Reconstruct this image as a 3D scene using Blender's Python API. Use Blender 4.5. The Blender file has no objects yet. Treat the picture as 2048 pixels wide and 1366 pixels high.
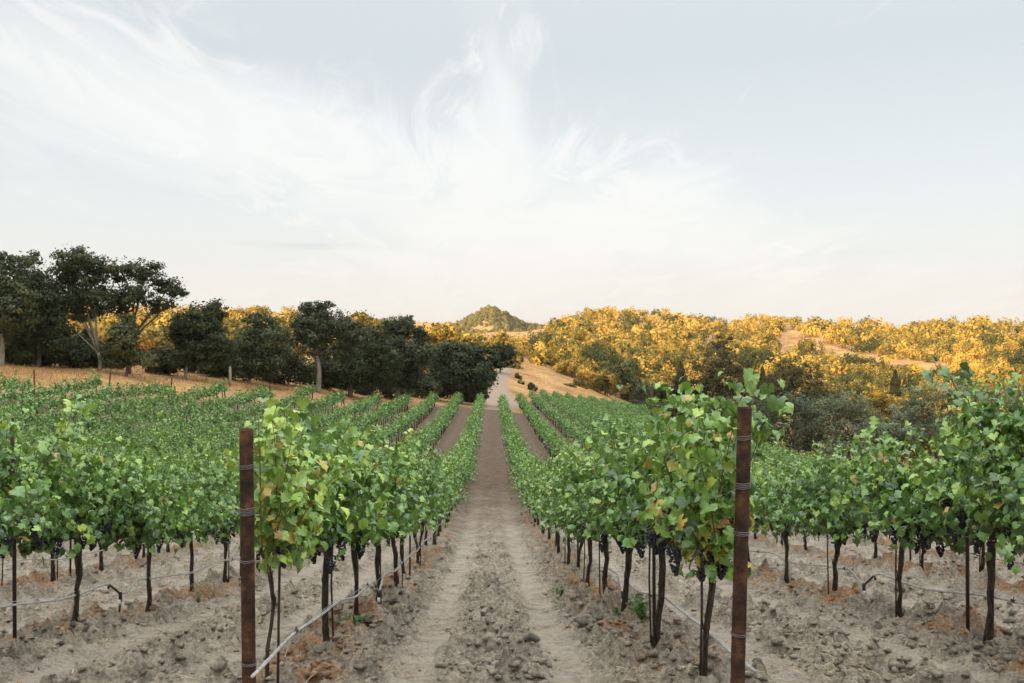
import bpy, bmesh, math, random
import numpy as np
from mathutils import Vector, Matrix
R = math.radians
SC = bpy.context.scene
COL = SC.collection
F = 1991.0            # focal length in photograph pixels
YAW = -R(1.18)

# ------------------------------------------------------------------ camera
cd = bpy.data.cameras.new('camera'); cam = bpy.data.objects.new('camera', cd); COL.objects.link(cam)
cd.sensor_width = 36; cd.lens = 35.0; cd.clip_start = 0.1; cd.clip_end = 12000
cam.location = (0, 0, 0); cam.rotation_euler = (R(90), 0, YAW)
SC.camera = cam

# ------------------------------------------------------------------ light
SUN_EL, SUN_AZ = R(8.5), R(34)          # light travels towards +Y turned a little to +X
SDIR = np.array([math.sin(SUN_AZ), math.cos(SUN_AZ)])
sl = bpy.data.lights.new('sun', 'SUN'); sun = bpy.data.objects.new('sun', sl); COL.objects.link(sun)
sl.energy = 5.0; sl.angle = R(0.6); sl.color = (1.0, 0.70, 0.39)
sun.rotation_euler = Vector((math.sin(SUN_AZ)*math.cos(SUN_EL), math.cos(SUN_AZ)*math.cos(SUN_EL), -math.sin(SUN_EL))).to_track_quat('-Z', 'Y').to_euler()
SC.view_settings.view_transform = 'Standard'; SC.view_settings.look = 'None'
SC.view_settings.exposure = 0.9; SC.view_settings.gamma = 1.0; SC.view_settings.use_curve_mapping = False
SC.render.engine = 'CYCLES'
SC.cycles.max_bounces = 6; SC.cycles.diffuse_bounces = 2; SC.cycles.transparent_max_bounces = 8
SC.cycles.use_denoising = True

world = bpy.data.worlds.new('World'); SC.world = world; world.use_nodes = True
W = world.node_tree; W.nodes.clear()
class NT:
    def __init__(s, t): s.t = t
    def n(s, ty, ins=None, **kw):
        x = s.t.nodes.new(ty)
        for k, v in kw.items(): setattr(x, k, v)
        for k, v in (ins or {}).items():
            sock = x.inputs[k]
            if isinstance(v, bpy.types.NodeSocket): s.t.links.new(v, sock)
            else: sock.default_value = v
        return x
    def m(s, op, a, b=0.0, c=0.0, clamp=False):
        return s.n('ShaderNodeMath', {0: a, 1: b, 2: c}, operation=op, use_clamp=clamp).outputs[0]
    def mr(s, v, a, b, c=0.0, d=1.0, smooth=True):
        return s.n('ShaderNodeMapRange', {0: v, 1: a, 2: b, 3: c, 4: d}, interpolation_type='SMOOTHSTEP' if smooth else 'LINEAR').outputs[0]
    def mix(s, f, a, b, mode='MIX'):
        x = s.n('ShaderNodeMix', data_type='RGBA', blend_type=mode)
        for k, v in ((0, f), (6, a), (7, b)):
            if isinstance(v, bpy.types.NodeSocket): s.t.links.new(v, x.inputs[k])
            else: x.inputs[k].default_value = v if k == 0 else (*v, 1)
        return x.outputs[2]
    def noise(s, vec, scale, detail=4.0, rough=0.55, dist=0.0):
        return s.n('ShaderNodeTexNoise', {'Vector': vec, 'Scale': scale, 'Detail': detail, 'Roughness': rough, 'Distortion': dist}).outputs[0]
    def ramp(s, f, stops):
        x = s.n('ShaderNodeValToRGB', {0: f}); r = x.color_ramp
        while len(r.elements) < len(stops): r.elements.new(0.5)
        for e, (p, c) in zip(r.elements, stops): e.position = p; e.color = (*c, 1)
        return x.outputs[0]
def build_world():
    w = NT(W)
    geo = w.n('ShaderNodeTexCoord').outputs['Generated']
    sep = w.n('ShaderNodeSeparateXYZ', {0: geo}); x, y, z = sep.outputs
    sky = w.n('ShaderNodeTexSky', sky_type='NISHITA', sun_disc=False, sun_elevation=SUN_EL, sun_rotation=R(180)+SUN_AZ,
              air_density=1.0, dust_density=1.5, ozone_density=1.0).outputs[0]
    zc = w.m('MAXIMUM', z, 0.0)
    veil = w.ramp(zc, [(0.0, (.90, .84, .77)), (0.04, (.91, .88, .84)), (0.13, (.85, .885, .895)), (0.27, (.72, .775, .81)), (0.38, (.76, .81, .83)), (0.60, (1.95, 2.0, 2.0)), (1.0, (3.8, 3.8, 3.75))])  # upper stops, overhead and out of view, raised to brighten the shaded vineyard
    # cirrus on a high plane: streaks run away from the viewer and meet at the horizon
    zz = w.m('ADD', zc, 0.10)
    u = w.m('DIVIDE', x, zz); v = w.m('DIVIDE', y, zz)
    pv = w.n('ShaderNodeCombineXYZ', {0: u, 1: w.m('MULTIPLY', v, 0.33), 2: 0.0}).outputs[0]
    warp = w.n('ShaderNodeTexNoise', {'Vector': pv, 'Scale': 0.9, 'Detail': 3.0}).outputs[1]
    pv2 = w.n('ShaderNodeVectorMath', {0: pv, 1: w.n('ShaderNodeVectorMath', {0: warp, 3: 1.3}, operation='SCALE').outputs[0]}, operation='ADD').outputs[0]
    wisps = w.noise(pv2, 1.5, 9.0, 0.60, 0.5)
    pv3 = w.n('ShaderNodeVectorMath', {0: pv2, 1: (9, 5, 3)}, operation='ADD').outputs[0]
    fine = w.noise(pv3, 3.4, 9.0, 0.66, 0.9)
    az = w.m('ARCTAN2', x, y)
    def blob(a0, z0, sa, sz, k, tilt=0.0):
        da = w.m('DIVIDE', w.m('SUBTRACT', w.m('SUBTRACT', az, a0), w.m('MULTIPLY', w.m('SUBTRACT', z, z0), tilt)), sa)
        dz = w.m('DIVIDE', w.m('SUBTRACT', z, z0), sz)
        q = w.m('ADD', w.m('MULTIPLY', da, da), w.m('MULTIPLY', dz, dz))
        return w.m('MULTIPLY', w.m('EXPONENT', w.m('MULTIPLY', q, -1.0)), k)
    dens = blob(-0.28, 0.21, 0.19, 0.065, 0.38, -1.2)
    for b in ((-0.44, 0.27, 0.14, 0.07, 0.20, -1.0), (-0.20, 0.19, 0.12, 0.05, 0.2, -.6), (0.01, 0.25, 0.045, 0.14, 0.26, 0.25), (0.07, 0.16, 0.16, 0.075, 0.28, 0.6),
              (0.05, 0.09, 0.25, 0.04, 0.22, 0.0), (0.16, 0.12, 0.10, 0.04, 0.16, 0.5), (0.30, 0.26, 0.12, 0.08, -0.14, 0.0), (0.29, 0.075, 0.05, 0.05, 0.15, 0.4), (0.0, 0.03, 1.2, 0.035, .15, 0)):
        dens = w.m('ADD', dens, blob(*b))
    dens = w.m('ADD', dens, -0.03)
    c1 = w.mr(w.m('ADD', wisps, w.m('MULTIPLY', dens, 0.72)), 0.55, 0.84)
    c2 = w.mr(w.m('ADD', fine, w.m('MULTIPLY', dens, 0.62)), 0.56, 0.78)
    cl = w.m('MULTIPLY', w.m('MAXIMUM', w.m('MULTIPLY', c1, 0.9), c2), w.mr(z, 0.0, 0.05))
    cl = w.m('MULTIPLY', cl, 0.82)
    cloudc = w.mix(w.mr(zc, 0.0, 0.2), (.97, .925, .89), (1.03, 1.02, 1.0))
    # faint grey bars low in the sky
    bar = w.noise(w.n('ShaderNodeCombineXYZ', {0: w.m('MULTIPLY', az, 3.5), 1: w.m('MULTIPLY', z, 46.0), 2: 4.0}).outputs[0], 1.0, 5.0, 0.55)
    barm = w.m('MULTIPLY', w.mr(bar, 0.56, 0.76), w.m('MULTIPLY', w.mr(z, 0.035, 0.06), w.mr(z, 0.16, 0.09)))
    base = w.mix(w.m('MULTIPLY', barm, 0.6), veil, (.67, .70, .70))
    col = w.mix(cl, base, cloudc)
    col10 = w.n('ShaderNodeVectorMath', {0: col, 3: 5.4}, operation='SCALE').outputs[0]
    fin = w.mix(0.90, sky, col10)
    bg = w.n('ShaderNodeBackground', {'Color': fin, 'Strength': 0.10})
    out = w.n('ShaderNodeOutputWorld', {0: bg.outputs[0]})
build_world()
cd_m = world.cycles; cd_m.sampling_method = 'AUTOMATIC'

# ------------------------------------------------------------------ numpy helpers
def fract_hash(ix, iy, seed):
    h = (ix.astype(np.int64)*374761393 + iy.astype(np.int64)*668265263 + seed*974711) & 0x7fffffff
    h = ((h ^ (h >> 13))*1274126177) & 0x7fffffff
    return ((h ^ (h >> 16)) & 0xffff)/65535.0
def vnoise(x, y, seed=0):
    ix, iy = np.floor(x), np.floor(y); fx, fy = x-ix, y-iy
    fx, fy = fx*fx*(3-2*fx), fy*fy*(3-2*fy)
    a, b = fract_hash(ix, iy, seed), fract_hash(ix+1, iy, seed)
    c, d = fract_hash(ix, iy+1, seed), fract_hash(ix+1, iy+1, seed)
    return (a+(b-a)*fx)*(1-fy)+(c+(d-c)*fx)*fy
def fbm(x, y, seed=0, o=4, g=0.5):
    s = 0; a = 1; t = 0
    for i in range(o):
        s = s+a*vnoise(x*2**i+i*17.3, y*2**i+i*9.1, seed+i); t += a; a *= g
    return s/t
def sstep(a, b, x):
    t = np.clip((x-a)/(b-a), 0, 1); return t*t*(3-2*t)

def build(name, V, T, mat, parent=None, rnd=None, smooth=False, loc=None):
    """V (n,3), T (m,3) triangles -> one mesh object"""
    me = mesh_data(name, V, T, mat, rnd, smooth)
    return link(name, me, parent, loc)
def mesh_data(name, V, T, mat, rnd=None, smooth=False):
    V = np.asarray(V, np.float32); T = np.asarray(T, np.int32)
    me = bpy.data.meshes.new(name)
    me.vertices.add(len(V)); me.vertices.foreach_set('co', V.ravel())
    me.loops.add(T.size); me.loops.foreach_set('vertex_index', T.ravel())
    me.polygons.add(len(T)); me.polygons.foreach_set('loop_start', np.arange(0, T.size, 3, dtype=np.int32))
    me.polygons.foreach_set('loop_total', np.full(len(T), 3, np.int32))
    if smooth: me.polygons.foreach_set('use_smooth', np.ones(len(T), bool))
    me.update(calc_edges=True)
    if rnd is not None:
        at = me.attributes.new('rnd', 'FLOAT', 'POINT'); at.data.foreach_set('value', np.asarray(rnd, np.float32))
    me.materials.append(mat)
    return me
def link(name, data, parent=None, loc=None):
    o = bpy.data.objects.new(name, data); COL.objects.link(o)
    if parent is not None: o.parent = parent
    if loc is not None: o.location = loc
    return o
def tag(o, label=None, cat=None, group=None, kind=None):
    if label: o['label'] = label
    if cat: o['category'] = cat
    if group: o['group'] = group
    if kind: o['kind'] = kind
    return o

class Acc:
    def __init__(s): s.V = []; s.T = []; s.R = []; s.n = 0
    def add(s, V, T, r=0.0):
        V = np.asarray(V, float); s.V.append(V); s.T.append(np.asarray(T, int)+s.n)
        s.R.append(np.full(len(V), r) if np.isscalar(r) else np.asarray(r)); s.n += len(V)
    def tube(s, P, rad, n=6, r=0.0, caps=True):
        P = np.asarray(P, float); k = len(P); rad = np.full(k, rad) if np.isscalar(rad) else np.asarray(rad)
        d = np.gradient(P, axis=0); d /= np.linalg.norm(d, axis=1)[:, None]+1e-9
        up = np.where(np.abs(d[:, 2:3]) > 0.85, np.array([[1., 0, 0]]), np.array([[0, 0, 1.]]))
        if abs(d[0, 2]) > .6: up = np.tile([[1., 0, 0]], (k, 1))
        a = np.cross(d, up); a /= np.linalg.norm(a, axis=1)[:, None]+1e-9; b = np.cross(d, a)
        th = np.arange(n)*2*math.pi/n
        V = P[:, None, :]+rad[:, None, None]*(np.cos(th)[None, :, None]*a[:, None, :]+np.sin(th)[None, :, None]*b[:, None, :])
        V = V.reshape(-1, 3); T = []
        for i in range(k-1):
            for j in range(n):
                p, q = i*n+j, i*n+(j+1) % n
                T += [(p, p+n, q), (q, p+n, q+n)]
        if caps:
            for j in range(1, n-1): T += [(0, j, j+1), ((k-1)*n, (k-1)*n+j+1, (k-1)*n+j)]
        s.add(V, T, r)
    def inst(s, V0, T0, M, L, rn):
        """M (K,3,3) columns are the axes, L (K,3), rn (K,)"""
        K = len(L); V = np.einsum('kij,vj->kvi', M, V0)+L[:, None, :]
        T = T0[None]+np.arange(K)[:, None, None]*len(V0)
        s.V.append(V.reshape(-1, 3)); s.T.append(T.reshape(-1, 3)+s.n); s.R.append(np.repeat(rn, len(V0))); s.n += K*len(V0)
    def out(s): return np.concatenate(s.V), np.concatenate(s.T), np.concatenate(s.R)
    def build(s, name, mat, parent=None, smooth=False, loc=None):
        V, T, r = s.out(); return build(name, V, T, mat, parent, r, smooth, loc)
    def data(s, name, mat, smooth=False):
        V, T, r = s.out(); return mesh_data(name, V, T, mat, r, smooth)

def unit(v): return v/(np.linalg.norm(v, axis=-1, keepdims=True)+1e-9)
def frames(nrm, tip, scale):
    """rotation matrices whose local x = side, y = tip, z = normal"""
    n = unit(nrm); t = unit(tip-(tip*n).sum(-1, keepdims=True)*n); s = np.cross(t, n)
    return np.stack([s, t, n], -1)*scale[:, None, None]

# ------------------------------------------------------------------ terrain
PD = np.array([(-900, 159), (-60, 9.4), (0, -1.19), (5.4, -2.15), (8.2, -2.6), (10.2, -2.92), (14, -3.58), (17.3, -4.02), (21.5, -4.6), (28, -5.35), (33, -5.9), (45, -6.75),
               (60, -7.4), (80, -8.0), (100, -8.3), (128, -8.6), (150, -8.9), (200, -9.5), (400, -10), (5000, -10)], float)
def profile(y):
    s = 0
    for o, w_ in ((-1, .2), (-.5, .2), (0, .2), (.5, .2), (1, .2)):
        yy = y+o*np.clip(np.abs(y)*.12, .5, 20); s = s+w_*np.interp(yy, PD[:, 0], PD[:, 1])
    return s
def pxz(px, py, d): return ((px-983)/F*d, d, -(py-683)/F*d)       # a point seen in the photograph at distance d
CP = [(0, 2, None), (0, 8, None), (0, 20, None), (0, 40, None), (0, 60, None), (0, 80, None), (0, 105, None), (0, 125, None),
      (-4, 10, None), (-7, 17, -4.0), (4.1, 10, -2.85), (4.1, 14, -3.5), (6.9, 19.6, -4.35), (9.6, 25.7, -5.2), (7, 14, -3.45), (-7, 15.6, -3.78), (-16, 30, -5.0), (15, 30, -5.8), (-6, 8, None), (6, 8, None),
      (-31.6, 69, -4.2), (-26.1, 81, -5.3), (-20.6, 92.7, -6.2), (-15.1, 102, -7.2), (-9.6, 113, -8.0), (-4, 125, -8.5),
      (-22, 45, -5.3), (-12, 60, -6.9), (-16, 80, -7.0), (-8, 85, -7.7), (16, 60, -9.0), (22, 50, -8.8),
      pxz(0, 757, 76), pxz(0, 731, 84), pxz(220, 763, 82), pxz(220, 742, 92), pxz(450, 772, 94), pxz(450, 756, 102), pxz(640, 786, 104), pxz(640, 779, 112), pxz(850, 800, 125), pxz(850, 794, 136),
      pxz(960, 802, 150), pxz(1005, 800, 150), pxz(1000, 770, 190), pxz(1012, 742, 235), pxz(1035, 722, 270), pxz(950, 745, 230), pxz(800, 720, 220),
      (1.4, 128, -8.8), (4.1, 149, -9.6), (6.9, 173, -10.4), (9.6, 192, -11.2), (15, 200, -12.2), (20.6, 208, -13.2), (30, 190, -14.0), (30, 104, -12.5), (30, 70, -11.0), (15, 110, -10.4), (15, 150, -11.4),
      pxz(1085, 781, 218), pxz(1050, 722, 280), pxz(1130, 748, 262), pxz(1180, 778, 245), pxz(1250, 800, 260), (60, 130, -20), (48, 105, -17.5), (100, 200, -22), (60, 190, -22), (45, 240, -19.5), (140, 240, -21),
      pxz(1100, 700, 340), pxz(1250, 765, 320), pxz(1400, 765, 310), pxz(1600, 765, 310), pxz(1900, 775, 310), pxz(2100, 775, 310),
      pxz(1085, 664, 560), pxz(1130, 648, 580), pxz(1200, 626, 600), pxz(1300, 628, 600), pxz(1400, 641, 600), pxz(1500, 646, 590), pxz(1600, 640, 560), pxz(1700, 655, 560), pxz(1800, 662, 570), pxz(1900, 660, 580), pxz(2050, 660, 580), pxz(2300, 650, 580),
      pxz(1500, 705, 440), pxz(1800, 712, 430), pxz(1250, 700, 450), pxz(2050, 705, 430),
      pxz(1100, 720, 900), pxz(1300, 700, 850), pxz(1600, 700, 850), pxz(2000, 700, 850),
      pxz(980, 680, 420), pxz(900, 668, 480), pxz(760, 655, 480), pxz(640, 638, 470), pxz(500, 618, 450), pxz(300, 612, 430), pxz(100, 612, 420), pxz(-200, 605, 420),
      pxz(700, 700, 300), pxz(400, 690, 250), pxz(100, 690, 220), pxz(-200, 690, 220), pxz(500, 720, 160), pxz(200, 715, 150), pxz(800, 745, 180),
      pxz(500, 700, 750), pxz(100, 700, 750), pxz(850, 690, 800), (0, 1400, -10), (-700, 1400, -10), (700, 1400, -10), (0, 4000, -20), (2500, 4000, -20), (-2500, 4000, -20)]
CPa = np.array([(x, y, profile(np.array([float(y)]))[0] if z is None else z) for x, y, z in CP])
def tocoord(x, y):
    yy = np.maximum(y, 0)+14.0
    return np.stack([np.clip(x/yy, -.95, .95)*2.4, np.log(yy)], -1)
C0 = tocoord(CPa[:, 0], CPa[:, 1]); Z0 = CPa[:, 2]-profile(CPa[:, 1])
def kern(r): return r
K0 = kern(np.linalg.norm(C0[:, None]-C0[None], axis=-1)); N0 = len(C0)
A0 = np.zeros((N0+1, N0+1)); A0[:N0, :N0] = K0-np.eye(N0)*0.012; A0[:N0, N0] = 1; A0[N0, :N0] = 1
W0 = np.linalg.solve(A0, np.append(Z0, 0))
def gz(x, y):
    x = np.asarray(x, float); y = np.asarray(y, float); sh = np.broadcast(x, y).shape
    x = np.broadcast_to(x, sh).ravel(); y = np.broadcast_to(y, sh).ravel(); out = np.empty(len(x))
    for i in range(0, len(x), 40000):
        c = tocoord(x[i:i+40000], y[i:i+40000])
        k = kern(np.sqrt(((c[:, None]-C0[None])**2).sum(-1)))
        out[i:i+40000] = k@W0[:N0]+W0[N0]
    z = profile(y)+out*sstep(-6, 4, y)
    q = -(x*SDIR[0]+y*SDIR[1])                                    # distance behind the viewer, along the sun's bearing
    H = RIDGE_H+4*np.sin(x*.013)+3*np.sin(x*.031+1)
    z = z+(H-np.minimum(z, H))*sstep(45, 175, q)
    z = np.where(q > 175, H-np.clip((q-220)*.05, 0, 60), z)
    return z.reshape(sh)
RIDGE_H = 50.0
HAZE = 0.00006
def g1(x, y): return float(gz(np.array([x]), np.array([y]))[0])

def aisle(x):      # distance from the middle of the nearest aisle, 0 .. 1.375
    return np.abs(((x+1.375) % 2.75)-1.375)
def soil_rough(x, y):
    t = aisle(x); wob = (fbm(x*.6, y*.25, 77)-.5)*.25
    track = np.exp(-((t+wob-.60)/.20)**2)
    return np.clip(1-1.0*track, 0.16, 1)*(0.45+1.1*fbm(x*.8, y*.5, 31, 3))
def soil_disp(x, y):
    fade = np.clip(1.3-np.hypot(x, y)/60, 0, 1)
    t = aisle(x); rr = soil_rough(x, y)
    ridge = np.abs(fbm(x*5, y*5, 5, 4, .6)-.5)*2
    clod = np.maximum(vnoise(x*9, y*9, 8)*vnoise(x*4.3, y*4.3, 9)-.22, 0)
    z = .05*sstep(.75, 1.2, t)+.02*np.exp(-(t/.25)**2) - .02*np.exp(-((t-.6)/.2)**2)
    z = z+rr*(.16*(ridge-.3)+.36*clod+.06*(fbm(x*16, y*16, 14, 3, .7)-.5))+.05*(fbm(x*.9, y*.9, 3, 3)-.5)+.012*(fbm(x*22, y*22, 15, 2)-.5)
    return z*fade
def gzs(x, y): return gz(x, y)+soil_disp(np.asarray(x, float), np.asarray(y, float))

# ------------------------------------------------------------------ materials
def new_mat(name):
    m = bpy.data.materials.new(name); m.use_nodes = True; m.node_tree.nodes.clear(); return m, NT(m.node_tree)
def finish(t, base, rough=.8, bump=None, bstr=.3, bdist=.02, spec=.3, trans=None, tcol=None, metal=0.0):
    d = {'Base Color': base, 'Roughness': rough, 'Specular IOR Level': spec, 'Metallic': metal}
    if bump is not None:
        d['Normal'] = t.n('ShaderNodeBump', {'Height': bump, 'Strength': bstr, 'Distance': bdist}).outputs[0]
    p = t.n('ShaderNodeBsdfPrincipled', d).outputs[0]
    if trans:
        tr = t.n('ShaderNodeBsdfTranslucent', {0: tcol}).outputs[0]
        p = t.n('ShaderNodeMixShader', {0: trans, 1: p, 2: tr}).outputs[0]
    t.n('ShaderNodeOutputMaterial', {0: p})
def rnd_socket(t, k=.12):
    a = t.n('ShaderNodeAttribute', attribute_name='rnd').outputs['Fac']
    o = t.n('ShaderNodeObjectInfo').outputs['Random']
    return a, t.m('MULTIPLY', t.m('SUBTRACT', o, .5), k)
def leaf_mat(name, stops, stops2, rough=.36, spec=.75, trans=.12, tint=(.25, .36, .05), k=.25):
    m, t = new_mat(name); a, o = rnd_socket(t, k)
    g = t.ramp(t.m('ADD', a, o, clamp=True), stops)
    ye = t.ramp(t.m('SUBTRACT', a, 1.0, clamp=True), stops2)
    c = t.mix(t.m('GREATER_THAN', a, .9999), g, ye)
    tc = t.n('ShaderNodeTexCoord').outputs['Object']
    nz = t.noise(tc, 35, 3)
    c2 = t.mix(t.mr(nz, .35, .7), c, t.mix(1.0, c, (.82, .86, .78), 'MULTIPLY'))
    back = t.n('ShaderNodeNewGeometry').outputs['Backfacing']
    c3 = t.mix(t.m('MULTIPLY', back, .35), c2, t.mix(.4, c2, (.26, .36, .20)))
    tcol = t.mix(.5, c2, tint)
    finish(t, c3, rough, nz, .25, .004, spec, trans, tcol); return m
M = {}
M['vine'] = leaf_mat('vine_leaf', [(0, (.028, .076, .016)), (.32, (.092, .205, .038)), (.7, (.225, .395, .058)), (1, (.46, .58, .08))],
                     [(0, (.42, .38, .07)), (.45, (.52, .33, .08)), (.75, (.50, .22, .09)), (1, (.28, .12, .06))])
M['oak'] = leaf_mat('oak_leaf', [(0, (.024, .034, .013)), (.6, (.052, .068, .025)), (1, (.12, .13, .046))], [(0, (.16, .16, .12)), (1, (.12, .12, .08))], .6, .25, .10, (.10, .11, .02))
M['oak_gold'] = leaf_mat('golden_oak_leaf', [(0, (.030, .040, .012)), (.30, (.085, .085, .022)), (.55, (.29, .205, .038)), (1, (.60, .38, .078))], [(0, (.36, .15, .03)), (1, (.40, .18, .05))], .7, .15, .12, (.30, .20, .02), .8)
M['far_oak'] = leaf_mat('far_hill_leaf', [(0, (.09, .090, .022)), (.6, (.23, .20, .045)), (1, (.45, .33, .08))], [(0, (.2, .2, .1)), (1, (.2, .2, .1))], .7, .2, .1, (.1, .1, .02))
M['willow'] = leaf_mat('willow_leaf', [(0, (.06, .082, .046)), (.6, (.115, .145, .082)), (1, (.20, .235, .14))], [(0, (.2, .2, .1)), (1, (.2, .2, .1))], .6, .3, .12, (.12, .16, .07))
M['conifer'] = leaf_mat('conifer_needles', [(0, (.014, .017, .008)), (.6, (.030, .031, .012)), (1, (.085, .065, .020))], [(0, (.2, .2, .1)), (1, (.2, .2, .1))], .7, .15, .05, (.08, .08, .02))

def bark_mat(name, c0, c1, scale, stretch=.18, b=.6):
    m, t = new_mat(name); tc = t.n('ShaderNodeTexCoord').outputs['Object']
    mp = t.n('ShaderNodeMapping', {0: tc, 3: (1, 1, stretch)}).outputs[0]
    n = t.noise(mp, scale, 6, .65); n2 = t.noise(tc, scale*.12, 3)
    c = t.mix(t.mr(n, .35, .68), c0, c1); c = t.mix(t.mr(n2, .4, .7, 0, .5), c, t.mix(.5, c, (.14, .12, .095)))
    finish(t, c, .9, n, b, .01, .15); return m
M['bark'] = bark_mat('vine_bark', (.018, .014, .012), (.075, .056, .044), 60)
M['cane'] = bark_mat('cane_bark', (.10, .055, .028), (.20, .11, .055), 40)
M['oak_bark'] = bark_mat('oak_bark', (.05, .042, .034), (.16, .14, .11), 3, .3)
M['pale_bark'] = bark_mat('pale_lichen_bark', (.16, .15, .125), (.36, .34, .28), 3, .4)
M['grey_wood'] = bark_mat('weathered_wood', (.22, .20, .17), (.40, .37, .32), 9, .1)

def rust():
    m, t = new_mat('rusty_steel'); tc = t.n('ShaderNodeTexCoord').outputs['Object']
    n = t.noise(tc, 9, 8, .7); n2 = t.noise(tc, 220, 3, .6); n3 = t.noise(t.n('ShaderNodeMapping', {0: tc, 3: (1, 1, .15)}).outputs[0], 30, 5)
    c = t.ramp(n, [(.36, (.020, .013, .010)), (.47, (.042, .024, .017)), (.56, (.085, .042, .024)), (.68, (.17, .078, .038))])
    c = t.mix(t.mr(n3, .5, .75, 0, .6), c, (.035, .020, .016))
    c = t.mix(t.mr(n2, .6, .8, 0, .5), c, (.17, .085, .048))
    finish(t, c, .85, t.m('ADD', n2, n), .5, .003, .25, metal=.1); return m
M['rust'] = rust()
def flat(name, c, rough, metal=0., c2=None, scale=20):
    m, t = new_mat(name); tc = t.n('ShaderNodeTexCoord').outputs['Object']; n = t.noise(tc, scale, 4)
    finish(t, t.mix(t.mr(n, .35, .7), c, c2 or tuple(x*.7 for x in c)), rough, n, .15, .002, .4, metal=metal); return m
M['hose'] = flat('dusty_hose', (.50, .49, .47), .5, c2=(.30, .29, .28), scale=14)
M['blackplastic'] = flat('black_plastic', (.03, .03, .035), .45)
M['whiteplastic'] = flat('white_plastic', (.7, .7, .7), .4)
M['wire'] = flat('steel_wire', (.58, .58, .58), .4, .1)
M['wrap'] = flat('dark_tie_wire', (.20, .18, .17), .5, .5)
M['stake'] = flat('dark_stake', (.055, .032, .024), .8, c2=(.02, .015, .013), scale=40)
def grape():
    m, t = new_mat('grape_skin'); a, o = rnd_socket(t, .3); tc = t.n('ShaderNodeTexCoord').outputs['Object']; n = t.noise(tc, 60, 3)
    c = t.ramp(t.m('ADD', a, o, clamp=True), [(0, (.008, .008, .014)), (.7, (.020, .021, .036)), (1, (.035, .022, .030))])
    c = t.mix(t.mr(n, .45, .75, 0, .6), c, (.055, .063, .09)); finish(t, c, .5, None, spec=.4); return m
M['grape'] = grape()

def soil():
    m, t = new_mat('vineyard_soil')
    g = t.n('ShaderNodeTexCoord').outputs['Object']; sp = t.n('ShaderNodeSeparateXYZ', {0: g}); x, y, z = sp.outputs
    big = t.noise(g, .35, 4); med = t.noise(g, 3.0, 6, .65); fin = t.noise(g, 26, 6, .7); vf = t.noise(g, 110, 4, .7)
    tt = t.m('ABSOLUTE', t.m('SUBTRACT', t.m('FLOORED_MODULO', t.m('ADD', x, 1.375), 2.75), 1.375))
    c = t.ramp(t.m('ADD', t.m('MULTIPLY', fin, .6), t.m('MULTIPLY', med, .4)), [(.34, (.130, .106, .082)), (.45, (.31, .265, .208)), (.56, (.52, .453, .362)), (.72, (.80, .72, .61))])
    # pale dust in the wheel tracks
    trk = t.m('MULTIPLY', t.mr(t.m('ABSOLUTE', t.m('SUBTRACT', tt, .60)), .28, .08), t.mr(med, .3, .6, .25, .8))
    c = t.mix(t.m('MULTIPLY', trk, .60), c, t.mix(vf, (0.537, 0.458, 0.378), (0.708, 0.622, 0.525)))
    # straw-coloured thatch
    thm = t.m('MULTIPLY', t.mr(t.noise(g, 1.3, 5, .7), .52, .68), t.mr(fin, .42, .6))
    c = t.mix(t.m('MULTIPLY', thm, .55), c, (.60, .48, .31))
    # rust coloured dead leaves and weed under the vines
    rw = t.m('MULTIPLY', t.mr(t.m('ADD', tt, t.m('MULTIPLY', t.m('SUBTRACT', big, .5), .5)), .95, 1.15), t.mr(t.noise(g, .8, 4, .6), .47, .57))
    rw = t.m('MULTIPLY', rw, t.mr(t.noise(g, 14, 5, .75), .36, .50))
    c = t.mix(t.m('MULTIPLY', rw, .75), c, t.mix(t.mr(fin, .35, .65), (.42, .17, .065), (.56, .34, .17)))
    # the valley floor is a redder earth
    far = t.mr(t.m('ADD', y, t.m('MULTIPLY', t.m('SUBTRACT', big, .5), 20.0)), 18.0, 48.0)
    red = t.ramp(t.m('ADD', t.m('MULTIPLY', fin, .4), t.m('MULTIPLY', med, .6)), [(.3, (.045, .028, .018)), (.5, (.10, .062, .040)), (.7, (.19, .13, .088))])
    c = t.mix(t.m('MULTIPLY', far, .85), c, red)
    # attribute 'zone': 0 tilled soil, 1 dry grass, 2 farm track
    zn = t.n('ShaderNodeAttribute', attribute_name='rnd').outputs['Fac']
    gn = t.noise(g, .12, 5, .6); gn2 = t.noise(g, 1.6, 5, .7)
    gr = t.ramp(t.m('ADD', t.m('MULTIPLY', gn, .5), t.m('MULTIPLY', gn2, .5)), [(.34, (.15, .08, .032)), (.48, (.35, .20, .080)), (.66, (.60, .37, .17))])
    c = t.mix(t.mr(zn, .1, .9, smooth=False), c, gr)
    c = t.mix(t.mr(zn, 1.1, 1.9, smooth=False), c, t.mix(gn2, (.23, .175, .13), (.36, .28, .215)))
    b = t.m('ADD', t.m('MULTIPLY', fin, 1.0), t.m('MULTIPLY', vf, .5))
    finish(t, c, .95, b, 1.0, .055, .1); return m
M['soil'] = soil()
def clodm():
    m, t = new_mat('soil_clod'); a, o = rnd_socket(t, .4); g = t.n('ShaderNodeTexCoord').outputs['Object']; n = t.noise(g, 4, 6, .75)
    c = t.ramp(t.m('ADD', t.m('ADD', t.m('MULTIPLY', a, .3), t.m('MULTIPLY', n, .6)), t.m('MULTIPLY', o, .3)), [(.2, (.22, .19, .155)), (.5, (.42, .37, .31)), (.8, (.66, .60, .52))])
    finish(t, c, .95, n, 1.0, .25, .1); return m
M['clod'] = clodm()
M['straw'] = leaf_mat('dry_straw', [(0, (.36, .27, .15)), (1, (.62, .52, .36))], [(0, (.36, .15, .06)), (1, (.50, .32, .16))], .8, .2, .1, (.4, .3, .15))
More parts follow.
